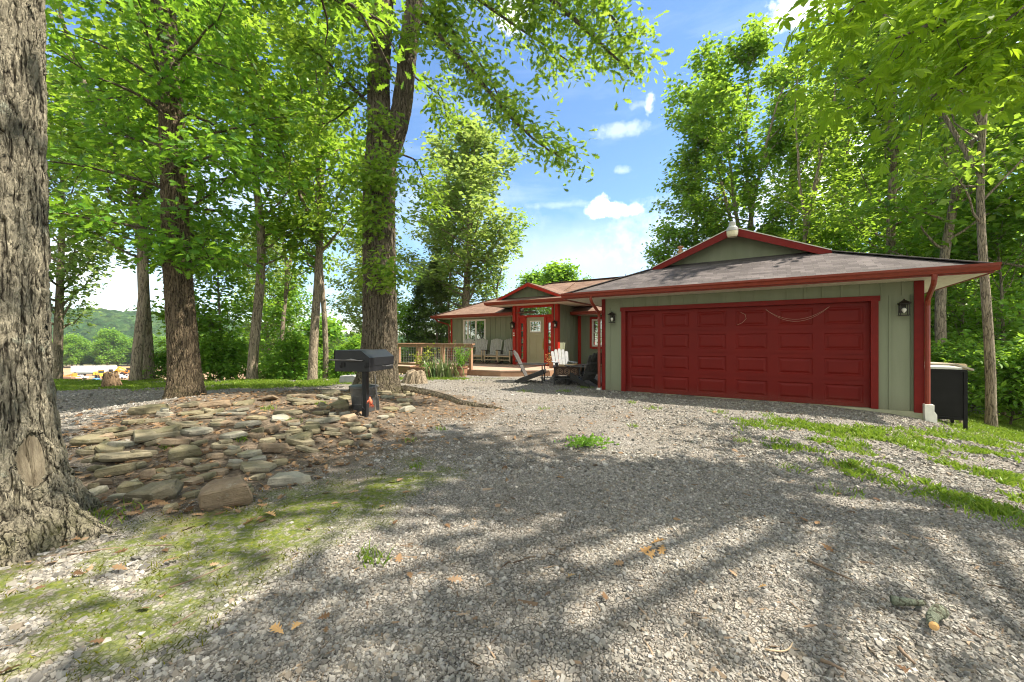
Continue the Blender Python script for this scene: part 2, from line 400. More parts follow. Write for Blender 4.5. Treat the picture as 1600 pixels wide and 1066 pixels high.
def build_ground():
    def axis(lo, hi, step, far_lo, far_hi):
        a = list(np.arange(lo, hi + 1e-6, step)); d = step; x = hi
        while x < far_hi: d *= 1.16; x += d; a.append(x)
        d = step; x = lo; pre = []
        while x > far_lo: d *= 1.16; x -= d; pre.append(x)
        return np.array(pre[::-1] + a)
    xs = axis(-8.5, 9.5, .075, -1150, 1150); ys = axis(.6, 14.5, .075, -50, 1150)
    X, Y = np.meshgrid(xs, ys); Zg = G(X, Y)
    gr, mo, so, wo, sa = zone_fields(X, Y)
    Zg = Zg + .018 * mo + .012 * (fbm(X * 9, Y * 9, 41, 2) - .5) * (np.hypot(X, Y) < 14)
    V = np.stack([X, Y, Zg], -1).reshape(-1, 3); nx, ny = len(xs), len(ys)
    i = np.arange(nx * ny).reshape(ny, nx)
    F = np.stack([i[:-1, :-1], i[:-1, 1:], i[1:, 1:], i[1:, :-1]], -1).reshape(-1, 4)
    m, nt = new_mat('ground'); n = N(nt)
    tc = n('ShaderNodeTexCoord').outputs['Object']
    def att(k): return n('ShaderNodeAttribute', attribute_name=k).outputs['Fac']
    def vor(scale, feat='F1', rnd_=1.0):
        q = n('ShaderNodeTexVoronoi', {'Scale': scale, 'Randomness': rnd_}, feature=feat); n.link(tc, q.inputs['Vector']); return q
    v1 = vor(38); v2 = vor(75); ed = vor(38, 'DISTANCE_TO_EDGE')
    sep = n('ShaderNodeSeparateColor'); n.link(v1.outputs['Color'], sep.inputs[0])
    sep2 = n('ShaderNodeSeparateColor'); n.link(v2.outputs['Color'], sep2.inputs[0])
    stone = n.ramp(sep.outputs[0], [(0, (.111, .104, .094)), (.35, (.215, .205, .190)), (.65, (.293, .270, .237)), (.85, (.390, .370, .338)), (1, (.169, .159, .146))])
    stone2 = n.ramp(sep2.outputs[1], [(0, (.098, .091, .083)), (.5, (.227, .215, .195)), (1, (.390, .364, .325))])
    stone = n.mix(.4, stone, stone2)
    big = n.noise(tc, .55, 5, .6); mid = n.noise(tc, 3.0, 5, .65); fine = n.noise(tc, 60, 4, .7); huge = n.noise(tc, 26, 5, .75)
    stone = n.mix(n.ramp(big, [(.40, 0.0), (.66, .5)]), stone, (.215, .175, .13))        # dusty fines between stones
    gap = n.ramp(ed.outputs['Distance'], [(0, 0.0), (.12, 1.0)])
    stone = n.mix(gap, (.062, .054, .044), stone)  # dark gap tone puts the shade among stones into the colour
    litter = n.ramp(huge, [(.3, (.045, .036, .027)), (.48, (.095, .073, .052)), (.6, (.15, .118, .086)), (.74, (.25, .205, .16))])
    col = n.mix(att('soil'), stone, litter)
    mossc = n.ramp(n.noise(tc, 34, 5, .75), [(.3, (.035, .050, .009)), (.5, (.082, .108, .013)), (.68, (.16, .17, .022))])
    mossm = n.math('MULTIPLY', att('moss'), n.ramp(n.noise(tc, 16, 5, .75), [(.38, 0.0), (.54, 1.0)]), clamp=True)
    col = n.mix(mossm, col, mossc)
    turf = n.ramp(n.noise(tc, 22, 5, .7), [(.3, (.05, .075, .012)), (.6, (.10, .13, .02)), (.75, (.17, .16, .06))])
    col = n.mix(n.math('MULTIPLY', att('grass'), n.ramp(mid, [(.3, .45), (.6, .95)])), col, turf)
    wood = n.ramp(n.noise(tc, 5, 6, .7), [(.3, (.03, .026, .014)), (.5, (.05, .065, .015)), (.7, (.09, .115, .025))])
    col = n.mix(att('wood'), col, wood)
    sand = n.ramp(n.noise(n.scaled(tc, (.03, .12, .1)), 3, 5, .6), [(.3, (.27, .17, .095)), (.7, (.37, .25, .15))])
    col = n.mix(att('sand'), col, sand)
    h = n.math('ADD', n.math('MULTIPLY', gap, n.math('MULTIPLY', n.math('MULTIPLY', n.math('SUBTRACT', 1.0, att('moss'), 0.0, True), n.math('SUBTRACT', 1.0, att('soil'), 0.0, True)), .8)), n.math('ADD', n.math('MULTIPLY', fine, .6), n.math('MULTIPLY', huge, 1.0)))
    dst = n.math('MULTIPLY', n.math('SUBTRACT', 1.0, att('wood')), n.math('SUBTRACT', 1.0, att('sand')))
    bp = n('ShaderNodeBump', {'Strength': .8, 'Distance': .012, 'Height': n.math('MULTIPLY', h, dst)})
    b = n('ShaderNodeBsdfPrincipled', {'Base Color': col, 'Roughness': .9, 'Specular IOR Level': .2, 'Normal': bp.outputs[0]})
    o = n('ShaderNodeOutputMaterial'); n.link(b.outputs[0], o.inputs[0])
    me = np_mesh('ground', V, F, m, True)
    for k, a in (('grass', gr), ('moss', mo), ('soil', so), ('wood', wo), ('sand', sa)):
        at = me.attributes.new(k, 'FLOAT', 'POINT'); at.data.foreach_set('value', np.clip(a, 0, 1).astype(np.float32).ravel())
    g = mesh_obj('ground', me); tag(g, kind='structure')

def scatter_boxes(X, Y, size, rng, flat=(.25, .6), tilt=.35, sink=.25):
    """irregular six-sided pebbles as one vertex block"""
    n = len(X)
    c = np.array([(-1,-1,-1),(1,-1,-1),(1,1,-1),(-1,1,-1),(-1,-1,1),(1,-1,1),(1,1,1),(-1,1,1)], float) * .5
    v = np.repeat(c[None], n, 0) + (rng.rand(n, 8, 3) - .5) * .42
    v[:, 4:, :2] *= (.55 + .35 * rng.rand(n, 1, 1))
    sx = size; sy = size * (.55 + .5 * rng.rand(n)); sz = size * (flat[0] + (flat[1] - flat[0]) * rng.rand(n))
    v *= np.stack([sx, sy, sz], -1)[:, None]
    ax = (rng.rand(n) - .5) * 2 * tilt; ay = (rng.rand(n) - .5) * 2 * tilt; az = rng.rand(n) * 6.283
    def rot(v, a, i, j):
        ca, sa = np.cos(a)[:, None], np.sin(a)[:, None]; p = v[:, :, i] * ca - v[:, :, j] * sa; q = v[:, :, i] * sa + v[:, :, j] * ca
        v[:, :, i] = p; v[:, :, j] = q
    rot(v, ax, 1, 2); rot(v, ay, 0, 2); rot(v, az, 0, 1)
    v += np.stack([X, Y, G(X, Y) + sz * (.5 - sink)], -1)[:, None]
    f = np.array([(3,2,1,0),(4,5,6,7),(0,1,5,4),(1,2,6,5),(2,3,7,6),(3,0,4,7)])
    F = (f[None] + (np.arange(n) * 8)[:, None, None]).reshape(-1, 4)
    return v.reshape(-1, 3), F

def island_mat(name, cols, rough=.85, bump=.2, bscale=90, noise_sc=8):
    m, nt = new_mat(name); n = N(nt)
    g = n('ShaderNodeNewGeometry').outputs['Random Per Island']
    tc = n('ShaderNodeTexCoord').outputs['Object']
    col = n.ramp(g, [(i / (len(cols) - 1), c) for i, c in enumerate(cols)])
    k = n.math('MULTIPLY_ADD', n.noise(tc, noise_sc * 4, 4, .7), .7, .65)
    col = n.mix(1.0, col, n('ShaderNodeCombineColor', {0: k, 1: k, 2: k}).outputs[0], 'MULTIPLY')
    b = n('ShaderNodeBsdfPrincipled', {'Base Color': col, 'Roughness': rough, 'Specular IOR Level': .25})
    n.link(n.bump(n.noise(tc, bscale, 3), bump, .004), b.inputs['Normal'])
    o = n('ShaderNodeOutputMaterial'); n.link(b.outputs[0], o.inputs[0])
    return m

def build_gravel():
    rng = np.random.RandomState(3)
    parts = []
    # near wedge of small stones, then a thinner sprinkling that carries on to the house
    for n, y0, y1, po, sc in ((560000, 1.15, 4.2, 1.12, .48), (190000, 4.0, 9.2, 1.0, .85), (60000, 9.0, 15.2, 1.0, 1.1)):
        Y = y0 + (y1 - y0) * rng.rand(n) ** po; X = (rng.rand(n) * 2 - 1) * 1.5 * Y
        gr, mo, so, wo, sa = zone_fields(X, Y)
        inm = inpoly(X, Y, Z_SOIL); s, b = SB(X, Y)
        core = soft(X, Y, Z_SOIL, 1.0, 8, 14)
        p = (1 - .82 * np.clip(mo * 1.3, 0, 1)) * (1 - np.clip(core * 1.08, 0, .99)) * (1 - (.6 if y0 < 3 else .95) * gr) * (1 - .7 * so) * (.24 + .76 * sstep(.36, .56, fbm(X * .9 + 3, Y * 1.5, 91, 4)))
        ok = (rng.rand(n) < p) & ~((b > -.12) & (s > -.8) & (s < 5.9)) & (np.hypot(X + 3.7, Y - 2.65) > .55) & ~((b > .85) & (s < -3.4) & (s > -12)) & (wo < .3)
        X, Y = X[ok], Y[ok]; m = len(X)
        size = (.0075 + .0095 * rng.rand(m) + .03 * rng.rand(m) ** 14) * sc
        left = sstep(-1.0, -2.4, X) * (Y < 3.2)
        size = size * (1 + .75 * left * rng.rand(m) ** 2)
        parts.append(scatter_boxes(X, Y, size * 1.35, rng, (.4, .8), .5, .2))
    V = np.concatenate([q[0] for q in parts]); off = np.cumsum([0] + [len(q[0]) for q in parts]); F = np.concatenate([q[1] + o_ for q, o_ in zip(parts, off)])
    m = island_mat('gravel stones', [(.085, .08, .07), (.17, .164, .152), (.27, .25, .212), (.125, .118, .105), (.33, .312, .278), (.225, .185, .138), (.105, .098, .086), (.235, .228, .212), (.38, .355, .315), (.16, .144, .12), (.29, .275, .245), (.135, .12, .1), (.2, .19, .175)])
    o = mesh_obj('gravel', np_mesh('gravel', V, F, m)); tag(o, 'loose grey gravel stones covering the drive', 'gravel', kind='stuff')

def blades(X, Y, h, rng, width=.006, lean=.5):
    n = len(X); a = rng.rand(n) * 6.283; b = rng.rand(n) * 6.283; l = lean * h * (.3 + rng.rand(n))
    z = G(X, Y); wx, wy = np.cos(a) * width, np.sin(a) * width
    base = np.stack([X, Y, z - .005], -1); w = np.stack([wx, wy, 0 * wx], -1)
    mid = base + np.stack([np.cos(b) * l * .35, np.sin(b) * l * .35, h * .6], -1); tip = base + np.stack([np.cos(b) * l, np.sin(b) * l, h], -1)
    V = np.stack([base - w, base + w, mid + w * .7, tip, mid - w * .7], 1)
    F = np.arange(n * 5).reshape(n, 5)
    return V.reshape(-1, 3), F

def build_grass():
    rng = np.random.RandomState(11)
    n = 600000
    Y = 2.5 + 15 * rng.rand(n); X = (rng.rand(n) * 2 - 1) * 1.4 * Y
    gr, mo, so, wo, sa = zone_fields(X, Y)
    s, b = SB(X, Y)
    house = (b > -.05) & (s > -12) & (s < 5.75)
    cl = sstep(.40, .6, fbm(X * 7, Y * 7, 61, 3))
    ok = (rng.rand(n) < gr * np.where(Y > 9, 1.0, .15 + .85 * cl)) & ~house & (np.hypot(X + 3.5, Y - 10.5) > .75)
    X, Y = X[ok], Y[ok]
    h = (.025 + .05 * rng.rand(len(X))) * (.7 + .6 * fbm(X * 3, Y * 3, 71, 2))
    V, F = blades(X, Y, h, rng, .0035 + .0006 * Y.mean(), .9)
    # scattered tufts in the gravel and on the mound
    spots = [(920, 692, .07, 10), (650, 732, .06, 50), (1160, 690, .08, 60), (990, 668, .05, 40), (500, 632, .08, 60), (690, 672, .06, 40), (420, 640, .08, 60), (460, 660, .06, 60),
             (155, 812, .16, 120), (375, 690, .05, 40), (265, 700, .05, 40), (1020, 640, .12, 80), (1120, 645, .12, 80), (985, 630, .08, 60), (640, 690, .06, 40), (880, 612, .15, 120), (915, 606, .15, 120), (850, 640, .08, 50),
             (1240, 735, .1, 60), (1310, 770, .12, 50), (1540, 805, .2, 220), (1500, 785, .15, 160), (1425, 770, .15, 100), (820, 612, .15, 60), (585, 880, .06, 40), (575, 870, .04, 30), (1200, 650, .1, 60)]
    Xs, Ys, hs = [], [], []
    for px, py, r, k in spots:
        c = gp(px, py); a = rng.rand(k) * 6.283; q = r * 1.6 * rng.rand(k) ** .6
        Xs.append(c.x + np.cos(a) * q); Ys.append(c.y + np.sin(a) * q); hs.append((.03 + .05 * rng.rand(k)) * (1 if py < 800 else 1.1))
    X2, Y2, h2 = map(np.concatenate, (Xs, Ys, hs))
    V2, F2 = blades(X2, Y2, h2, rng, .004, 1.0)
    # moss lawn fuzz: very short blades
    n = 130000; Y3 = 1.2 + 4.5 * rng.rand(n); X3 = (rng.rand(n) * 2 - 1) * 1.35 * Y3
    mo = zone_fields(X3, Y3)[1]; ok = rng.rand(n) < mo * .7; X3, Y3 = X3[ok], Y3[ok]
    V3, F3 = blades(X3, Y3, .014 + .024 * rng.rand(len(X3)) * fbm(X3 * 12, Y3 * 12, 79, 2) * 2, rng, .0035, .8)
    me = np_mesh('grass', np.concatenate([V, V2]), np.concatenate([F, F2 + len(V)]), MAT['grass'])
    tag(mesh_obj('grass', me), 'short patchy green grass growing through the gravel edges', 'grass', kind='stuff')
    mm = leaf_mat('moss', [(.05, .062, .008), (.11, .125, .012), (.2, .19, .02)], (.25, .25, .02), .25, .9, .1)
    tag(mesh_obj('moss', np_mesh('moss', V3, F3, mm)), 'green and yellow moss beside the tree roots', 'moss', kind='stuff')

# leaf outlines (y along the leaf, x across)
def T_oak():
    h = [(.02, 0), (.03, .1), (.12, .2), (.06, .28), (.24, .42), (.09, .47), (.31, .66), (.11, .68), (.19, .86), (.07, .88), (0, 1.0)]
    pts = h + [(-x, y) for x, y in h[-2::-1]]
    return np.array([(x, y, .10 * abs(x) - .10 * y * y) for x, y in pts]), np.arange(len(pts))[None]
def T_quad(w=.3):
    return np.array([(0, 0, 0), (w, .45, .05), (0, 1, -.12), (-w, .45, .05)], float), np.array([[0, 1, 2, 3]])
def T_six(w=.17):
    return np.array([(0,0,0),(w,.32,.05),(w*.95,.66,.02),(0,1,-.14),(-w*.95,.66,.02),(-w,.32,.05)], float), np.array([[0,1,2,3],[0,3,4,5]])
def T_hick():
    """five leaflets on a stalk"""
    v, f = T_six(.19); V = []; F = []
    for ang, y0, s in ((0, .42, .62), (48, .38, .5), (-48, .38, .5), (72, .22, .34), (-72, .22, .34)):
        a = R(ang); p = v * s
        q = np.stack([p[:, 0] * math.cos(a) + p[:, 1] * math.sin(a), -p[:, 0] * math.sin(a) + p[:, 1] * math.cos(a) + y0, p[:, 2] - .12 * (abs(ang) / 72) * p[:, 1]], -1)
        F.append(f + 6 * len(V)); V.append(q)
    return np.concatenate(V), np.concatenate(F)
def T_spray():
    """a sprig of four small leaves, for crowns far away"""
    v, f = T_quad(.32); V = []; F = []
    for ang, y0, s in ((0, .4, .6), (55, .2, .55), (-55, .25, .55)):
        a = R(ang); p = v * s
        q = np.stack([p[:, 0] * math.cos(a) + p[:, 1] * math.sin(a), -p[:, 0] * math.sin(a) + p[:, 1] * math.cos(a) + y0, p[:, 2]], -1)
        F.append(f + 4 * len(V)); V.append(q)
    return np.concatenate(V), np.concatenate(F)

def leaves(tmpl, pos, direc, nrm, size):
    tv, tf = tmpl
    d = direc / np.linalg.norm(direc, axis=1, keepdims=True)
    x = np.cross(d, nrm); x /= np.linalg.norm(x, axis=1, keepdims=True) + 1e-9
    z = np.cross(x, d)
    V = pos[:, None] + size[:, None, None] * (tv[None, :, 0:1] * x[:, None] + tv[None, :, 1:2] * d[:, None] + tv[None, :, 2:3] * z[:, None])
    F = (tf[None] + (np.arange(len(pos)) * len(tv))[:, None, None]).reshape(-1, tf.shape[1])
    return V.reshape(-1, 3), F

def build_litter():
    rng = np.random.RandomState(5); t = T_oak()
    n = 14000; Y = 1.5 + 9 * rng.rand(n); X = (rng.rand(n) * 2 - 1) * 1.35 * Y
    so = zone_fields(X, Y)[2]; inm = inpoly(X, Y, Z_SOIL)
    ok = rng.rand(n) < np.where(inm, .95, so * .25 + .012); X, Y = X[ok], Y[ok]; n = len(X)
    pos = np.stack([X, Y, G(X, Y) + .012 + .02 * rng.rand(n)], -1)
    a = rng.rand(n) * 6.283
    d = np.stack([np.cos(a), np.sin(a), (rng.rand(n) - .5) * .7], -1); nr = np.stack([rng.randn(n) * .4, rng.randn(n) * .4, np.ones(n)], -1)
    V, F = leaves(t, pos, d, nr, .05 + .06 * rng.rand(n))
    tag(mesh_obj('fallen_leaves', np_mesh('fallen_leaves', V, F, MAT['dead'])), 'dry brown leaf litter lying between the stones', 'leaf litter', kind='stuff')
    # needles, twigs and bark crumbs
    n = 9000; Y = 1.3 + 8 * rng.rand(n) ** 1.3; X = (rng.rand(n) * 2 - 1) * 1.35 * Y
    so = zone_fields(X, Y)[2]; inm = inpoly(X, Y, Z_SOIL); ok = rng.rand(n) < np.where(inm, .9, .3 + so * .7); X, Y = X[ok], Y[ok]; n = len(X)
    size = .03 + .07 * rng.rand(n) ** 3; V, F = scatter_boxes(X, Y, size, rng, (.03, .05), .25, -.4)
    V = V.reshape(n, 8, 3); c = V.mean(1, keepdims=True)
    a = rng.rand(n) * 6.283; dx = np.stack([-np.sin(a), np.cos(a), 0 * a], -1)[:, None]
    V = V - ((V - c) * dx).sum(-1, keepdims=True) * dx * .86
    tag(mesh_obj('twig_litter', np_mesh('twig_litter', V.reshape(-1, 3), F, island_mat('twig litter', [(.09, .06, .04), (.2, .14, .09), (.3, .23, .16), (.13, .09, .06)]))), 'small dry twigs and bark scraps scattered over the drive', 'twig litter', kind='stuff')
# ------------------------------------------------------------------ trees
class Tree:
    def __init__(s, seed):
        s.r = np.random.RandomState(seed); s.tubes = []; s.anch = []; s.adir = []
    def path(s, start, d, L, r0, r1, nseg=6, wig=.18, up=.0):
        p = np.array(start, float); d = np.array(d, float); d /= np.linalg.norm(d)
        pts = [p.copy()]
        for i in range(nseg):
            d = d + s.r.randn(3) * wig + np.array([0, 0, up]); d /= np.linalg.norm(d)
            p = p + d * L / nseg; pts.append(p.copy())
        s.tubes.append((np.array(pts), np.linspace(r0, r1, nseg + 1)))
        return np.array(pts)
    def foliate(s, pts, t0=.3, step=.22):
        """leaf anchors along a path"""
        seg = np.linalg.norm(np.diff(pts, axis=0), axis=1); L = seg.sum(); n = max(2, int(L * (1 - t0) / step))
        cum = np.concatenate([[0], np.cumsum(seg)]) / L
        for t in np.linspace(t0, 1, n):
            k = min(np.searchsorted(cum, t, 'right') - 1, len(seg) - 1); f = (t - cum[k]) / max(cum[k + 1] - cum[k], 1e-6)
            s.anch.append(pts[k] * (1 - f) + pts[k + 1] * f); s.adir.append((pts[k + 1] - pts[k]) / max(seg[k], 1e-6))
    def spread(s, pts, r, n, L, level, up=.06, droop=0.0, t0=.25, ang=(35, 70)):
        """side shoots along a path, the last level carrying leaves"""
        seg = np.diff(pts, axis=0); ln = np.linalg.norm(seg, axis=1); cum = np.concatenate([[0], np.cumsum(ln)]) / ln.sum()
        for i in range(n):
            t = t0 + (1 - t0) * (i + s.r.rand()) / n; t = min(t, .999)
            k = np.searchsorted(cum, t, 'right') - 1; f = (t - cum[k]) / (cum[k + 1] - cum[k])
            p = pts[k] * (1 - f) + pts[k + 1] * f; d = seg[k] / ln[k]
            o = np.cross(d, s.r.randn(3)); o /= np.linalg.norm(o) + 1e-9
            o[2] *= .6
            a = R(s.r.uniform(*ang)); nd = d * math.cos(a) + o * math.sin(a); nd[2] += up
            l = L * (1.1 - .55 * t) * s.r.uniform(.7, 1.25)
            q = s.path(p, nd, l, r * (1 - .5 * t), r * .25, 4, .16, -droop)
            if level > 0: s.spread(q, r * .45, max(3, int(l / .38)), L * .45, level - 1, up, droop, .2, ang)
            else: s.foliate(q)
        if level == 0: s.foliate(pts, .75)
    def bark(s, rmin=0.0):
        V = []; F = []; off = 0
        for pts, rad in s.tubes:
            n = 12 if rad[0] > .12 else (7 if rad[0] > .04 else (5 if rad[0] > .015 else 3))
            m = len(pts); d = np.gradient(pts, axis=0); d /= np.linalg.norm(d, axis=1, keepdims=True) + 1e-9
            ref = np.array([1., .3, .1]) if abs(d[0][0]) < .8 else np.array([0., 1., .2])
            a = ref - d * (d @ ref)[:, None]; a /= np.linalg.norm(a, axis=1, keepdims=True); b = np.cross(d, a)
            t = np.arange(n) * 2 * math.pi / n
            ring = pts[:, None] + rad[:, None, None] * (np.cos(t)[None, :, None] * a[:, None] + np.sin(t)[None, :, None] * b[:, None])
            V.append(ring.reshape(-1, 3)); i = np.arange(m * n).reshape(m, n) + off; j = np.roll(i, -1, 1)
            F.append(np.stack([i[:-1], j[:-1], j[1:], i[1:]], -1).reshape(-1, 4)); off += m * n
        return np.concatenate(V), np.concatenate(F)
    def foliage(s, tmpl, per, size, spread_, droop=.25, flat=.75):
        A = np.repeat(np.array(s.anch), per, 0); D = np.repeat(np.array(s.adir), per, 0); n = len(A); r = s.r
        pos = A + r.randn(n, 3) * spread_ * np.array([1, 1, .7])
        o = r.randn(n, 3) * .7; d = D * .6 + o; d[:, 2] = d[:, 2] * .45 - droop
        nr = r.randn(n, 3) * (1 - flat); nr[:, 2] += flat
        return leaves(tmpl, pos, d, nr, size * (.65 + .7 * r.rand(n)))

def profile_tree(seed, h, base, rad, tr, shape, nl=34, tl=1.0, up=.12, droop=.02, lev=1, lean=0.0, fork=0, fz=.5, el0=22):
    """trunk with limbs whose reach follows shape(t), t = 0 at the crown's foot, 1 at its top; fork = leaders above fz*h"""
    T = Tree(seed); r = T.r; axes = []
    th = h if not fork else h * fz
    top = np.array([lean * th + r.randn() * .2, r.randn() * .2, th]); n = 12
    tr_pts = np.array([np.array([0, 0, -.4]) * (1 - t) + top * t + np.array([math.sin(t * 5 + seed) * .14, math.cos(t * 4 + seed * 2) * .14, 0]) * t * h / 10 for t in np.linspace(0, 1, n)])
    rr = tr * (1.0 - (.86 if not fork else .35) * np.linspace(0, 1, n)); rr[0] *= 1.4; rr[1] *= 1.02
    T.tubes.append((tr_pts, rr)); axes.append((tr_pts, tr))
    for k in range(fork):
        az = 6.283 * k / fork + r.rand(); tilt = r.uniform(.18, .42) * (0.35 if k == 0 else 1)
        q = T.path(tr_pts[-2 - (k > 1)], (math.cos(az) * tilt, math.sin(az) * tilt, 1), (h - th) * r.uniform(.85, 1.05), tr * .6, .02, 10, .07, .02)
        axes.append((q, tr * .6))
    lim = []
    for i in range(nl):
        t = (i + r.rand()) / nl; z = base + (h * .99 - base) * t
        cand = [a for a in axes if a[0][0][2] <= z <= a[0][-1][2]] or [axes[-1]]
        pts, ar = cand[i % len(cand)]; zz = pts[:, 2]
        p = np.array([np.interp(z, zz, pts[:, c]) for c in range(3)])
        az = i * 2.399 + r.randn() * .4; L = rad * shape(t) * r.uniform(.7, 1.2)
        if pts is not tr_pts:
            o = p - top; 
            if np.hypot(o[0], o[1]) > .3 and fork: az = math.atan2(o[1], o[0]) + r.uniform(-1.7, 1.7)
            L *= .8
        el = R(el0 + 40 * t + r.randn() * 9)
        q = T.path(p, (math.cos(az) * math.cos(el), math.sin(az) * math.cos(el), math.sin(el)), L, max(tr * .30 * (1 - t * .75), .016), .008, 6, .15, up * .5 - droop)
        T.spread(q, max(.012, tr * .09 * (1 - t * .6)), max(5, int(L * 2.6)), .95 * tl * (.7 + .3 * L / rad), lev - 1 if lev else 0, up, droop)
    for a in axes: T.foliate(a[0][-3:], .2)
    return T

def tree_data(name, T, tmpl, per, size, sp, leafm, barkm, droop=.25, flat=.7):
    bv, bf = T.bark(); lv, lf = T.foliage(tmpl, per, size, sp, droop, flat)
    return np_mesh(name + ' trunk', bv, bf, barkm, True), np_mesh(name + ' crown', lv, lf, leafm)

def place_tree(name, data, label, group, loc, rz, sc=1.0, cat='tree'):
    t = thing(name, label, cat, loc, rz, group)
    t.scale = sc if hasattr(sc, '__len__') else (sc, sc, sc)
    mesh_obj('trunk', data[0], t); mesh_obj('crown', data[1], t)
    return t

def dense_trunk(path, rad, rz0, nth, dz, flare=.0, roots=(), lobes=.04, seed=0):
    """finely gridded trunk (the bark material displaces it). path(z)->xy, rad(z)->r"""
    z0, z1 = rz0
    zs = np.arange(z0, z1 + dz, dz); th = np.arange(nth) * 2 * math.pi / nth
    Zm, Tm = np.meshgrid(zs, th, indexing='ij')
    px = np.array([path(z) for z in zs]); r = np.array([rad(z) for z in zs])[:, None]
    lob = 1 + lobes * (np.sin(Tm * 3 + seed) * .5 + np.sin(Tm * 5 + Zm * .8 + seed) * .5) + .05 * (fbm(Tm * 1.2, Zm * 1.3, seed, 3) - .5)
    Rm = r * lob
    for ang, amp, w, hz in roots:
        dth = np.angle(np.exp(1j * (Tm - ang)))
        Rm = Rm + amp * np.exp(-(dth / w) ** 2) * np.exp(-np.clip(Zm - zs[0] - .05, 0, 9) / hz)
    V = np.stack([px[:, 0:1] + Rm * np.cos(Tm), px[:, 1:2] + Rm * np.sin(Tm), Zm], -1).reshape(-1, 3)
    i = np.arange(len(zs) * nth).reshape(len(zs), nth); j = np.roll(i, -1, 1)
    F = np.stack([i[:-1], j[:-1], j[1:], i[1:]], -1).reshape(-1, 4)
    return V, F

def interp_path(keys):
    """keys: [(z, x, y, r)] -> path, rad"""
    k = np.array(sorted(keys)); sm = lambda z, c: float(np.interp(z, k[:, 0], k[:, c]))
    def f(z, c):
        return (sm(z - .25, c) + sm(z, c) * 2 + sm(z + .25, c)) / 4
    return (lambda z: (f(z, 1), f(z, 2))), (lambda z: f(z, 3))

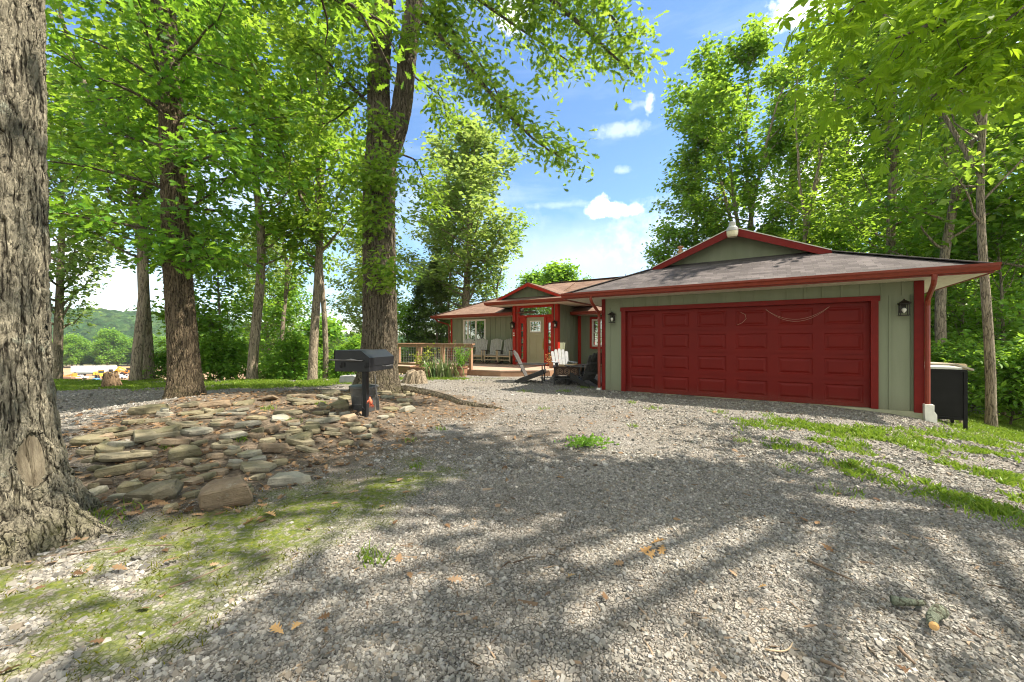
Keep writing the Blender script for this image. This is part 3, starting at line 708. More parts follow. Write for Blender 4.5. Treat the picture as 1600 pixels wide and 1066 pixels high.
def build_trees():
    # ---- 1. the big grey trunk at the left edge
    t = thing('oak_tree', 'huge grey furrowed oak trunk filling the near left edge, with a pruning scar low down', 'tree', (-3.62, 2.62, 0))
    g0 = g1(-3.62, 2.62) - .15
    path, rad = interp_path([(g0, .02, 0, .62), (.1, .02, 0, .54), (.35, .015, 0, .46), (.8, .01, 0, .405), (1.5, .0, 0, .375), (3, -.03, .02, .362), (5, -.08, .05, .345), (9, -.1, .2, .26), (12, 0, .3, .16)])
    V, F = dense_trunk(path, rad, (g0, 4.6), 300, .014, roots=((R(12), .48, .22, .17), (R(-20), .12, .3, .3), (R(-75), .16, .4, .25), (R(-120), .12, .3, .2), (R(70), .2, .3, .2)), seed=2)
    # pruning scar: a smooth oval let into the bark, facing the drive
    sc_th, sc_z = R(-1), .56
    th = np.arctan2(V[:, 1], V[:, 0]); dd = np.sqrt((np.angle(np.exp(1j * (th - sc_th))) / .19) ** 2 + ((V[:, 2] - sc_z) / .19) ** 2)
    push = .03 * np.exp(-((dd - 1.12) / .2) ** 2) - .06 * (1 - sstep(.75, 1.0, dd))
    V[:, :2] *= (1 + push / np.hypot(V[:, 0], V[:, 1]))[:, None]
    mesh_obj('trunk', np_mesh('grey trunk', V, F, MAT['bark_grey'], True), t)
    # bare wood of the scar
    a = np.linspace(-1, 1, 25); b_ = np.linspace(-1, 1, 25); A, B = np.meshgrid(a, b_)
    w = np.sqrt(np.clip(1 - B ** 2, 0.02, 1)); TH = sc_th + A * .18 * w; ZZ = sc_z + B * .182
    rt = np.array([(rad(z), path(z)[0], path(z)[1]) for z in ZZ.ravel()]).reshape(ZZ.shape + (3,)); rr = rt[..., 0] + .012 - .04 * np.exp(-((A + .1 * np.sin(B * 4)) / .09) ** 2)
    Vs = np.stack([rt[..., 1] + rr * np.cos(TH), rt[..., 2] + rr * np.sin(TH), ZZ], -1).reshape(-1, 3); ii = np.arange(625).reshape(25, 25)
    Fs = np.stack([ii[:-1, :-1], ii[:-1, 1:], ii[1:, 1:], ii[1:, :-1]], -1).reshape(-1, 4)
    mesh_obj('pruning_scar', np_mesh('scar', Vs, Fs, nmat('bare wood', (.10, .08, .052), (.21, .18, .125), 9, .9, .9, 22, .02, stretch=(4, 4, .45)), True), t)['label'] = 'smooth oval patch of bare wood with a dark crack'
    T = Tree(101)
    up = interp_path([(4.5, -.09, .04, .325), (7, -.1, .1, .30), (9, -.1, .2, .26), (12, 0, .3, .14)])
    T.tubes.append((np.array([(up[0](z)[0], up[0](z)[1], z) for z in np.linspace(4.5, 12, 12)]), np.array([up[1](z) for z in np.linspace(4.5, 12, 12)])))
    for k, (az, el, L, z) in enumerate([(70, 15, 3.6, 5.6), (35, 20, 3.2, 6.4), (120, 20, 3.5, 6.0), (-60, 25, 3, 6.8), (10, 35, 3.4, 7.6), (160, 25, 3.4, 7), (-120, 25, 3.2, 7.4), (60, 40, 3.2, 8.8), (-20, 45, 3, 9.4), (200, 45, 3, 9.6), (100, 55, 2.8, 10.4)]):
        q = T.path((-.1, .1, z), (math.cos(R(az)) * math.cos(R(el)), math.sin(R(az)) * math.cos(R(el)), math.sin(R(el))), L, .09, .012, 7, .12, .0)
        T.spread(q, .03, 8, 1.3, 0, .05, .03)
    bv, bf = T.bark(); mesh_obj('branches', np_mesh('oak1 branches', bv, bf, MAT['bark_limb'], True), t)
    lv, lf = T.foliage(T_oak(), 7, .17, .2); mesh_obj('crown', np_mesh('oak1 crown', lv, lf, MAT['leaf_oak']), t)

    # ---- 2. the leafy oak second from the left
    bx, by = -7.05, 8.65; gz = g1(bx, by)
    t = thing('oak_tree', 'leafy oak with low leaves round its trunk, at the left end of the stones', 'tree', (bx, by, 0))
    def tp(px, py, Z=8.65):
        p = P(px, py, Z); return (p.z, p.x - bx, p.y - by)
    ks = []
    for px, py, r in ((291, 640, .44), (290, 622, .37), (289, 595, .295), (286, 540, .265), (281, 470, .25), (276, 400, .24), (272, 300, .225), (268, 200, .21), (264, 100, .20), (257, 0, .185), (250, -200, .15), (246, -450, .07)):
        z, x, y = tp(px, py); ks.append((z, x, y, r))
    path, rad = interp_path(ks)
    V, F = dense_trunk(path, rad, (gz - .15, 7.0), 200, .022, roots=((R(-10), .16, .35, .2), (R(-100), .12, .3, .2), (R(190), .14, .35, .2)), seed=5)
    mesh_obj('trunk', np_mesh('dark trunk', V, F, MAT['bark_dark'], True), t)
    T = Tree(202); r = T.r
    zz = np.linspace(6.9, 14.5, 12); T.tubes.append((np.array([(path(z)[0], path(z)[1], z) for z in zz]), np.array([rad(z) * .99 for z in zz])))
    for i in range(58):
        z = 3.05 + (14.2 - 3.05) * (i + r.rand() * .8) / 58; az = i * 2.399 + r.randn() * .3
        L = (2.5 if z > 4.4 else 1.9) * (1 if z < 9 else 1 - (z - 9) / 8) * r.uniform(.7, 1.15)
        if math.sin(az) > .45: L *= .8
        x, y = path(z); el = R(18 if z < 6 else 30)
        q = T.path((x, y, z), (math.cos(az), math.sin(az), math.tan(el)), L, .04, .008, 6, .14, -.05)
        T.spread(q, .014, int(L * 3.6), .75, 0, .03, .04, .12)
    for px, py, k in ((300, 388, 3), (262, 340, 2), (290, 250, 3), (250, 150, 3), (285, 130, 3), (300, 410, 3), (245, 395, 3)):
        p = P(px, py, 8.3) - Vector((bx, by, 0))
        for j in range(k):
            q = T.path(tuple(p), (r.randn(), -.6 + r.randn() * .4, .3), .5, .01, .004, 4, .25, -.05); T.foliate(q, .2, .12)
    bv, bf = T.bark(); mesh_obj('branches', np_mesh('oak2 branches', bv, bf, MAT['bark_limb'], True), t)
    lv, lf = T.foliage(T_oak(), 15, .18, .20, .3, .6); mesh_obj('crown', np_mesh('oak2 crown', lv, lf, MAT['leaf_oak']), t)

    # ---- 3. the forked oak behind the grill
    bx, by = -3.52, 10.5; gz = g1(bx, by)
    t = thing('oak_tree', 'thick two-stemmed oak forking high above the stone bed, behind the black grill', 'tree', (bx, by, 0))
    O = Vector((bx, by, 0))
    def keys(lst, Z=10.5):
        out = []
        for px, py, r in lst:
            p = P(px, py, Z) - O; out.append((p.z, p.x, p.y, r))
        return out
    path, rad = interp_path(keys([(590, 622, .66), (590, 610, .60), (590, 590, .52), (592, 560, .455), (594, 520, .43), (593, 450, .415), (592, 380, .405), (592, 300, .40), (594, 255, .39), (594, 200, .30), (591, 150, .275), (593, 100, .26), (600, 0, .235), (606, -200, .2), (606, -560, .09)]))
    V, F = dense_trunk(path, rad, (gz - .15, 10.6), 220, .026, roots=((R(-25), .34, .25, .16), (R(-65), .2, .3, .2), (R(-160), .3, .25, .2), (R(-115), .2, .25, .2), (R(40), .2, .3, .2)), seed=8)
    mesh_obj('trunk', np_mesh('forked trunk', V, F, MAT['bark_mid'], True), t)
    path2, rad2 = interp_path(keys([(600, 275, .2), (606, 245, .27), (618, 210, .265), (627, 175, .25), (632, 140, .24), (637, 80, .23), (648, 0, .215), (672, -150, .18), (700, -330, .13), (720, -520, .07)]))
    V, F = dense_trunk(path2, rad2, (P(0, 275, 10.5).z, 10.6), 150, .026, seed=11)
    mesh_obj('stem', np_mesh('second stem', V, F, MAT['bark_mid'], True), t)['label'] = 'paler second stem leaning right from the fork'
    # surface root running along the gravel edge
    rp = [gp(x, y) - O for x, y in ((630, 612), (672, 617), (700, 624), (718, 631), (745, 635), (775, 638), (803, 643))]
    rb = MB(); rb.tube([p + Vector((0, 0, .015 - .008 * i)) for i, p in enumerate(rp)], [.16, .12, .10, .085, .08, .07, .03], 10)
    rb.build('root', MAT['bark_mid'], t, smooth=True)
    T = Tree(303); r = T.r
    for pth, rd in ((path, rad), (path2, rad2)):
        zz = np.linspace(10.5, 16.5, 10); T.tubes.append((np.array([(pth(z)[0], pth(z)[1], z) for z in zz]), np.array([rd(z) for z in zz])))
    def limb(pts, r0, r1, n, L, lev=0, droop=.03, up=.03, t0=.15):
        q = np.array([tuple(P(x, y, Z) - O) for x, y, Z in pts])
        # resample smoothly
        tt = np.linspace(0, 1, len(q)); ts = np.linspace(0, 1, len(q) * 4)
        q = np.stack([np.interp(ts, tt, q[:, c]) for c in range(3)], -1); k = np.ones(3) / 3
        for c in range(3): q[1:-1, c] = np.convolve(q[:, c], k, 'valid')
        T.tubes.append((q, np.linspace(r0, r1, len(q)))); T.spread(q, r1 * 1.4, n, L, lev, up, droop, t0)
    limb([(645, 10, 10.4), (672, 42, 9.9), (720, 92, 9.5), (770, 150, 9.1), (800, 186, 8.9), (838, 222, 8.7), (885, 252, 8.6)], .075, .012, 30, .95, 0, .05)
    limb([(650, -10, 10.3), (665, 10, 10), (735, 75, 9.7), (775, 140, 9.6), (790, 185, 9.5)], .05, .01, 14, .8, 0, .03)
    limb([(680, -190, 10), (770, -80, 9.3), (862, 0, 8.7), (915, 45, 8.3), (955, 85, 8.1), (985, 110, 8.0)], .085, .012, 32, 1.0, 0, .03)
    limb([(690, -230, 9.9), (820, -130, 9), (900, -40, 8.4), (950, 20, 8), (985, 60, 7.8)], .08, .012, 30, 1.0, 0, .03)
    limb([(660, -60, 10.2), (720, -20, 9.8), (790, 30, 9.4), (850, 70, 9.2), (895, 100, 9.0)], .05, .01, 22, .9, 0, .03)
    limb([(660, -40, 10.2), (740, -60, 9.4), (800, -40, 8.8), (840, 10, 8.6)], .05, .01, 22, .9)
    limb([(700, -330, 9.8), (840, -330, 8.7), (960, -250, 7.9), (1020, -160, 7.4)], .08, .012, 30, 1.1)
    limb([(720, -520, 9.8), (860, -520, 9), (980, -460, 8.2)], .07, .012, 26, 1.1)
    limb([(588, 175, 10.4), (545, 130, 10.2), (500, 85, 9.9), (455, 65, 9.7)], .05, .01, 22, .9)
    limb([(592, 60, 10.4), (540, 10, 10.2), (480, -30, 9.8), (430, -40, 9.6)], .06, .01, 24, .95)
    limb([(590, 130, 10.6), (555, 160, 10.9), (520, 190, 11.2), (480, 200, 11.5)], .04, .01, 20, .9)
    limb([(606, -120, 10.4), (540, -190, 10), (450, -220, 9.6), (400, -200, 9.3)], .07, .01, 26, 1.0)
    limb([(606, -300, 10.4), (520, -420, 10), (440, -480, 9.6)], .07, .01, 26, 1.0)
    limb([(606, -200, 10.4), (640, -300, 9.2), (680, -340, 8.2), (720, -330, 7.4)], .07, .01, 28, 1.0)
    limb([(606, -400, 10.4), (620, -560, 9.4), (650, -650, 8.4)], .07, .01, 26, 1.0)
    limb([(635, 110, 10.6), (660, 130, 10.9), (690, 150, 11.2), (700, 190, 11.3)], .03, .008, 12, .7)
    limb([(640, 60, 10.3), (665, 30, 10.0), (700, 25, 9.7)], .03, .008, 12, .7)
    limb([(625, 240, 10.7), (650, 250, 11), (665, 290, 11.2), (672, 330, 11.3)], .03, .008, 10, .7)
    limb([(590, 240, 10.7), (560, 260, 11), (530, 300, 11.3), (515, 340, 11.4)], .03, .008, 14, .8)
    for px, py, k in ((592, 285, 7), (605, 250, 4), (585, 190, 3), (598, 325, 4), (605, 420, 4), (618, 440, 4), (628, 65, 4), (605, 30, 3), (580, 110, 3), (590, 360, 3)):
        p = P(px, py, 9.95) - O
        for j in range(k):
            q = T.path(tuple(p), (r.randn(), -.5 + r.randn() * .3, .1 * r.randn()), .5, .008, .004, 4, .25, -.06); T.foliate(q, .25, .12)
    bv, bf = T.bark(); mesh_obj('branches', np_mesh('oak3 branches', bv, bf, MAT['bark_limb'], True), t)
    lv, lf = T.foliage(T_oak(), 21, .16, .20, .25, .6); mesh_obj('crown', np_mesh('oak3 crown', lv, lf, MAT['leaf_oak_b']), t)

    # ---- 4. the hickory standing just right of the frame: a low branch hangs into the picture
    bx, by = 8.6, 2.55; O = Vector((bx, by, 0)); gz = g1(bx, by)
    t = thing('hickory_tree', 'hickory with large bright leaflets, its low branch hanging in at the top right', 'tree', (bx, by, 0))
    T = Tree(404); r = T.r
    zz = np.linspace(gz - .3, 15, 14); T.tubes.append((np.array([(.06 * math.sin(z), .05 * math.cos(z), z) for z in zz]), np.interp(zz, [gz - .3, .3, 3, 15], [.36, .26, .23, .05])))
    T2 = Tree(405)
    def hlimb(TT, pts, r0, n, L):
        q = np.array([tuple(P(x, y, Z) - O) for x, y, Z in pts]); tt = np.linspace(0, 1, len(q)); ts = np.linspace(0, 1, len(q) * 3)
        q = np.stack([np.interp(ts, tt, q[:, c]) for c in range(3)], -1)
        TT.tubes.append((q, np.linspace(r0, .006, len(q)))); TT.spread(q, .007, n, L, 0, .0, .05, .3, (30, 65))
    start = (Vector((0, 0, 5.4)) + O)
    def sp(z): return tuple(Vector((0, 0, z)))
    for tip in ([(1560, -60, 4.2), (1480, 30, 3.7), (1400, 90, 3.4), (1340, 130, 3.2)], [(1640, -20, 4.0), (1560, 60, 3.5), (1490, 120, 3.2), (1450, 160, 3.05)], [(1500, -130, 4.0), (1420, -60, 3.6), (1340, 10, 3.3), (1290, 40, 3.1)],
                [(1700, 20, 3.8), (1620, 90, 3.4), (1570, 130, 3.2)], [(1480, -220, 4.0), (1370, -160, 3.4), (1300, -80, 3.1)], [(1620, -120, 3.6), (1520, -40, 3.1), (1450, 40, 2.9), (1400, 60, 2.8)], [(1700, -60, 3.6), (1600, 10, 3.1), (1540, 60, 2.9)]):
        p0 = tip[0]; a = P(*p0)
        q = [Vector((bx, by, 5.2 + .25 * r.rand())), (Vector((bx, by, 5.6)) * .5 + a * .5) + Vector((0, 0, .35))]
        pts = [tuple(v - O) for v in q] + [tuple(P(*k) - O) for k in tip]
        q = np.array(pts); tt = np.linspace(0, 1, len(q)); ts = np.linspace(0, 1, len(q) * 4); q = np.stack([np.interp(ts, tt, q[:, c]) for c in range(3)], -1)
        T2.tubes.append((q, np.linspace(.045, .006, len(q)))); T2.spread(q, .008, 13, .6, 0, .0, .06, .45, (30, 65))
    for i in range(25):
        z = 7.4 + 7.0 * (i + r.rand()) / 25; az = R(172 + ((i * 67) % 140) - 70); L = 6.6 * (1 - .5 * abs(math.sin(az))) * (1 if z < 10.5 else .8) * r.uniform(.75, 1.15)
        q = T.path((0, 0, z), (math.cos(az), math.sin(az), .22), L, .08, .01, 8, .12, .0); T.spread(q, .02, int(L * 2.6), 1.15, 0, .02, .03, .45)
    for i in range(10):
        z = 8.5 + 5.5 * i / 10; az = i * 2.4; q = T.path((0, 0, z), (math.cos(az), math.sin(az), .5), 1.8, .05, .01, 6, .12, .0); T.spread(q, .02, 5, .9, 0, .02, .03)
    bv, bf = T.bark(); b2, f2 = T2.bark()
    mesh_obj('trunk', np_mesh('hickory trunk', np.concatenate([bv, b2]), np.concatenate([bf, f2 + len(bv)]), MAT['bark_limb'], True), t)
    lv, lf = T2.foliage(T_hick(), 8, .175, .13, .35, .75); mesh_obj('low_branch_leaves', np_mesh('hickory low leaves', lv, lf, MAT['leaf_hickory']), t)
    lv, lf = T.foliage(T_six(.22), 5, .22, .28, .3, .7); mesh_obj('crown', np_mesh('hickory crown', lv, lf, MAT['leaf_hickory']), t)

    # ---- prototypes for the trees further off
    oval = lambda q: math.sin(math.pi * (.12 + .83 * q)) ** .7
    high = lambda q: (.65 + .35 * math.sin(math.pi * q)) * (1 - .55 * q ** 3)
    cone = lambda q: 1.02 - .93 * q
    bush = lambda q: (1 - .5 * q)
    D = {}
    D['poplar'] = tree_data('poplar', profile_tree(11, 15, 3.2, 3.5, .24, oval, 52, 1.0, .16), T_quad(.36), 13, .24, .28, MAT['leaf_poplar'], MAT['bark_far'])
    D['tall'] = tree_data('tall', profile_tree(12, 17, 4.4, 3.4, .165, high, 30, 1.05, .12, lean=.02, fork=2, fz=.45), T_quad(.34), 12, .24, .27, MAT['leaf_forest'], MAT['bark_far'])
    D['tall2'] = tree_data('tall2', profile_tree(15, 16.5, 4.2, 3.3, .16, high, 30, 1.1, .16, lean=-.02, fork=2, fz=.6), T_quad(.34), 12, .24, .28, MAT['leaf_oak_b'], MAT['bark_far'])
    D['open'] = tree_data('open', profile_tree(19, 16, 5.0, 3.6, .125, high, 22, 1.1, .15, lean=.01, fork=3, fz=.5), T_quad(.34), 11, .23, .26, MAT['leaf_oak_b'], MAT['bark_far'])
    D['spread'] = tree_data('spread', profile_tree(23, 20.5, 5.0, 5.2, .24, oval, 54, 1.3, .16, fork=4, fz=.34), T_quad(.36), 15, .27, .30, MAT['leaf_forest'], MAT['bark_far'])
    D['under'] = tree_data('under', profile_tree(13, 7.2, .7, 2.4, .08, oval, 34, .9, .1), T_quad(.36), 10, .2, .24, MAT['leaf_bush'], MAT['bark_far'])
    D['cedar'] = tree_data('cedar', profile_tree(14, 9.5, .7, 1.9, .13, cone, 70, .55, .02, .03, el0=4), T_quad(.22), 14, .22, .15, MAT['leaf_cedar'], MAT['bark_far'])
    D['bush'] = tree_data('bush', profile_tree(16, 1.9, .1, 1.25, .035, bush, 22, .55, .1), T_six(.22), 11, .16, .15, MAT['leaf_bush'], MAT['bark_limb'])
    D['round'] = tree_data('round', profile_tree(17, 11, 1.0, 4.4, .25, oval, 34, 1.5, .12), T_quad(.42), 13, .46, .55, MAT['leaf_bush'], MAT['bark_far'])
    print('leaf faces', {k: len(v[1].polygons) for k, v in D.items()})
    def at(px, Z): return ((px - 800) / FPX * Z, Z)
    def put(kind, px, Z, sc, rz, label, group, name=None, dz=0.0, cat='tree'):
        x, y = at(px, Z)
        return place_tree(name or {'poplar': 'poplar_tree', 'cedar': 'cedar_tree', 'bush': 'bush', 'under': 'young_tree'}.get(kind, 'woodland_tree'), D[kind], label, group, (x, y, g1(x, y) + dz), R(rz), sc, cat)
    GL = 'trees along the left edge of the yard'
    put('tall', 211, 13.3, (.95, .95, .88), 20, 'slim sunlit trunk left of the dark tree at the sand field edge', GL)
    put('tall2', 233, 14.0, (1.15, 1.15, .9), 130, 'dark shaded trunk with a wide foot close beside a slimmer pale trunk', GL)
    put('tall2', 393, 13.9, (1.05, 1.05, .86), 250, 'straight pale trunk standing alone between the two large oaks', GL)
    put('tall', 488, 14.0, (.98, .98, .85), 75, 'pale curved trunk left of the grill with a thinner trunk beside it', GL)
    put('open', 508, 15.0, .86, 310, 'thin dark trunk close behind a pale curved trunk near the grill', GL)
    put('poplar', 88, 16.5, (.75, .75, .85), 90, 'yellowish open tree at the far left between the grey oak and the leafy oak', None)
    put('open', 443, 19, .9, 190, 'thin tree behind the grey shed between two pale trunks', GL)
    GB = 'trees behind the left edge of the yard'
    for i, (k, px, Z, sc, rz) in enumerate([('poplar', 420, 27, .85, 160), ('under', 345, 16, .9, 0),
                                            ('under', 300, 15.5, .8, 50), ('under', 440, 22, .9, 200), ('poplar', 570, 30, 1.0, 20), ('round', 500, 48, 1.0, 90), ('under', 640, 27, .9, 0), ]):
        put(k, px, Z, sc, rz, 'leafy green tree in the thicket behind the pale trunks at the yard edge', GB)
    for px, Z, sc, rz, lb in ((462, 14.9, .85, 0, 'low green bush at the foot of the pale curved trunk'), (430, 15.5, .7, 90, 'low bush half hiding the small grey shed'), (545, 15.5, .75, 40, 'dark leafy bush behind the black grill'), (330, 14.6, .8, 170, 'bright bush just right of the leafy oak trunk'), (360, 15.2, .9, 210, 'bushy sapling clump left of the straight pale trunk'), (585, 16.5, .8, 300, 'bush between the forked oak and the deck railing'), (255, 14.4, .5, 10, 'small bright bush beside the dark shaded trunk')):
        put('bush', px, Z, sc, rz, lb, None, cat='bush')
    put('poplar', 725, 26.5, (1.36, 1.36, 1.0), 40, 'rounded sunlit poplar rising behind the left wing of the house', None)
    put('poplar', 690, 31, (1.0, 1.0, .8), 100, 'lower rounded tree at the left flank of the sunlit poplar', None)
    put('open', 700, 29, (.9, .9, 1.08), 140, 'thin-topped tree showing above and behind the sunlit poplar', None)
    put('tall', 780, 33, (.9, .9, .72), 300, 'darker tree right behind the sunlit poplar, over the house roof', None)
    for px, Z, sc, rz in ((652, 27, .85, 0), (684, 26, .75, 150)):
        put('cedar', px, Z, sc, rz, 'dark dense cedar behind the deck railing', 'cedars behind the deck')
    put('round', 872, 46, (.85, .85, .80), 0, 'low rounded treetop beyond the ridge of the main roof', None)
    put('round', 918, 62, (.5, .5, .86), 70, 'small far treetop right of the rounded treetop over the ridge', None)
    put('round', 835, 52, (.8, .8, .8), 120, 'distant treetop between the poplar and the main ridge', None)
    # ---- woodland behind and right of the garage
    GR = 'woodland behind the garage'
    put('spread', 1165, 25.0, (1.0, 1.0, .97), 30, 'tall spreading hardwood whose trunk rises straight behind the gable lamp', None)
    put('tall2', 1085, 28, (1.25, 1.25, .95), 200, 'hardwood left of the tall spreading tree, reaching lowest over the garage roof', None)
    put('under', 1045, 27, 1.15, 100, 'young tree just above the left end of the garage gable', None)
    put('open', 1252, 19.5, (.95, .95, .98), 120, 'slender dark trunk rising over the right slope of the gable', None)
    put('tall2', 1405, 15.2, (1.1, 1.1, 1.0), 300, 'pale trunk rising behind the garage roof near its right end', None)
    put('open', 1548, 9.6, (.78, .78, .95), 210, 'tall grey trunk standing right of the black bin', None)
    put('tall', 1475, 13.0, (.95, .95, 1.0), 60, 'dark leaning trunk seen between the garage corner and the grey trunk', None)
    put('tall2', 1325, 23, 1.25, 20, 'hardwood behind the middle of the garage roof', None)
    for i, (k, px, Z, sc, rz) in enumerate([('tall', 1590, 15, 1.0, 10), ('tall', 1640, 12.5, 1.05, 90), ('tall2', 1450, 23, 1.0, 280), ('tall2', 1235, 30, 1.35, 90), ('tall', 1295, 28, 1.4, 20), ('tall2', 1600, 24, 1.0, 50), 
                                            ('tall2', 1420, 33, 1.4, 200), ('tall', 1330, 36, 1.0, 20), ('under', 1500, 15.5, 1.0, 170), ('under', 1570, 13.2, .95, 20), ('under', 1460, 17, 1.05, 210), ('under', 1520, 22, 1.2, 90), ('under', 1400, 20, 1.1, 180), ('under', 1330, 19.5, 1.0, 0), ('under', 1270, 24, 1.1, 30),
                                            ('under', 1210, 27, 1.15, 60), ('under', 1130, 30, 1.1, 60), ('under', 1440, 26, 1.2, 60), ('under', 1580, 27, 1.3, 60), ('under', 1650, 15, 1.0, 120), ('round', 1500, 38, 1.0, 60), ('round', 1580, 34, 1.0, 120), ('round', 1420, 44, 1.0, 200), ('round', 1300, 48, 1.0, 20), ('round', 1200, 46, .9, 20), ('tall2', 1485, 20.5, 1.05, 45)]):
        put(k, px, Z, sc, rz, 'leafy tree deep in the woods behind and beside the garage', GR)
    for px, Z, sc, rz in ((1575, 10.6, .9, 0), (1600, 12, 1.1, 60), (1520, 12.4, 1.0, 120), (1495, 14, 1.1, 200), (1560, 14.5, 1.3, 20), (1630, 10.4, 1.0, 300), (1475, 11.8, .8, 100), (1600, 15, 1.5, 100), (1530, 16.5, 1.6, 250)):
        put('bush', px, Z, sc, rz, 'leafy undergrowth bush at the wood edge right of the garage', 'bushes at the wood edge', cat='bush')
    # off-frame trees to the right and behind that shade the drive
    for k, x, y, sc, rz in (('tall2', 11.5, -1.6, (.9, .9, .8), 30), ('spread', 7.6, -5.2, (.7, .7, .65), 200), ('under', -6, -11, 1.1, 20), ('under', -11, -10, 1.2, 120), ('under', -1, -13, 1.1, 220), ('under', -16, -13, 1.3, 90), ('tall', -8, -22, .8, 40), ('under', -19, 7.5, 1.3, 0), ('tall2', -24, 5, .9, 60), ('under', -25, 1, 1.5, 140), ('under', -19, -3, 1.4, 210), ('under', -30, -6, 1.6, 300)):
        place_tree('woodland_tree', D[k], 'leafy tree standing behind the photographer along the drive', 'trees along the near side of the drive', (x, y, g1(x, y)), R(rz), sc)
    # dead bare tree over the ridge
    T = Tree(77); q = T.path((0, 0, 0), (.05, 0, 1), 6.0, .09, .02, 8, .07)
    for p, d, L in ((q[5], (.7, 0, .5), 1.6), (q[6], (-.8, 0, .5), 1.3), (q[7], (.9, .1, .4), 1.0), (q[4], (.9, 0, .8), 2.2)):
        k = T.path(p, d, L, .035, .008, 5, .25); T.path(k[3], (d[0] * .3, .2, .9), L * .4, .015, .005, 4, .25)
    bv, bf = T.bark(); dt = thing('dead_tree', 'bare dead tree poking up behind the main roof ridge', 'tree', (at(966, 30)[0], 30, .4))
    mesh_obj('trunk', np_mesh('dead tree', bv, bf, MAT['bark_limb'], True), dt)
    # trees at the far side of the sand field
    for px, Z, sc, rz in ((95, 262, 1.5, 0), (112, 258, 1.7, 90), (128, 266, 1.5, 180), (150, 270, 1.2, 20), (168, 262, 2.0, 60), (184, 275, 1.8, 200), (200, 280, 1.5, 300), (215, 285, 1.6, 10), (235, 280, 1.7, 10), (255, 275, 1.6, 100), (60, 262, 1.8, 30), (280, 280, 1.6, 100), (310, 285, 1.8, 100), (345, 280, 1.7, 20), (380, 290, 1.6, 40), (420, 280, 1.8, 40), (460, 290, 1.7, 80), (20, 265, 1.7, 30)):
        x, y = at(px, Z)
        place_tree('field_tree', D['round'], 'round light green tree on the far side of the sand field', 'trees across the sand field', (x, y, g1(x, y) - .5), R(rz), sc)

def build_hills():
    xs = np.arange(-1300, 700, 4.0); ys = np.arange(300, 900, 4.0); X, Y = np.meshgrid(xs, ys)
    top = np.interp(X, [-1500, -900, -640, -560, -480, -400, -300, -100, 700], [70, 66, 56, 42, 30, 22, 17, 14, 12])
    zz = -18 + top * sstep(310, 640, Y) * (1 + .18 * (fbm(X / 130, Y / 130, 4, 3) - .5))
    # tree crowns: nearest jittered cell gives a dome
    c = 11.0; best = np.full(X.shape, 9.0); hh = np.zeros(X.shape)
    I = np.floor(X / c).astype(int); J = np.floor(Y / c).astype(int)
    for di in (-1, 0, 1):
        for dj in (-1, 0, 1):
            i, j = I + di, J + dj; cx = (i + .2 + .6 * _hash(i, j, 1)) * c; cy = (j + .2 + .6 * _hash(i, j, 2)) * c
            d = np.hypot(X - cx, Y - cy) / (c * .75); k = d < best; best = np.where(k, d, best); hh = np.where(k, 5 + 5 * _hash(i, j, 3), hh)
    zz = zz + 1.5 * hh * np.sqrt(np.clip(1 - best ** 2, 0, 1)) + 1.5 * (fbm(X / 5, Y / 5, 9, 2) - .5)
    V = np.stack([X, Y, zz], -1).reshape(-1, 3); i = np.arange(X.size).reshape(X.shape)
    F = np.stack([i[:-1, :-1], i[:-1, 1:], i[1:, 1:], i[1:, :-1]], -1).reshape(-1, 4)
    m, nt = new_mat('wooded hills'); n = N(nt); tc = n('ShaderNodeTexCoord').outputs['Object']
    vo = n('ShaderNodeTexVoronoi', {'Scale': .09}); n.link(tc, vo.inputs['Vector']); sp = n('ShaderNodeSeparateColor'); n.link(vo.outputs['Color'], sp.inputs[0])
    col = n.ramp(sp.outputs[0], [(0, (.02, .055, .018)), (.5, (.035, .08, .022)), (1, (.06, .11, .03))])
    k = n.math('MULTIPLY_ADD', n.ramp(n.noise(tc, .11, 7, .8), [(.35, 0.0), (.65, 1.0)]), 1.5, .35)
    col = n.mix(1.0, col, n('ShaderNodeCombineColor', {0: k, 1: k, 2: k}).outputs[0], 'MULTIPLY')
    b = n('ShaderNodeBsdfPrincipled', {'Base Color': col, 'Roughness': .9, 'Specular IOR Level': .1}); n.link(n.bump(n.noise(tc, .35, 6, .8), 1.0, 5.0), b.inputs['Normal'])
    o = n('ShaderNodeOutputMaterial'); n.link(b.outputs[0], o.inputs[0])
    tag(mesh_obj('hills', np_mesh('hills', V, F, m, True)), kind='structure')
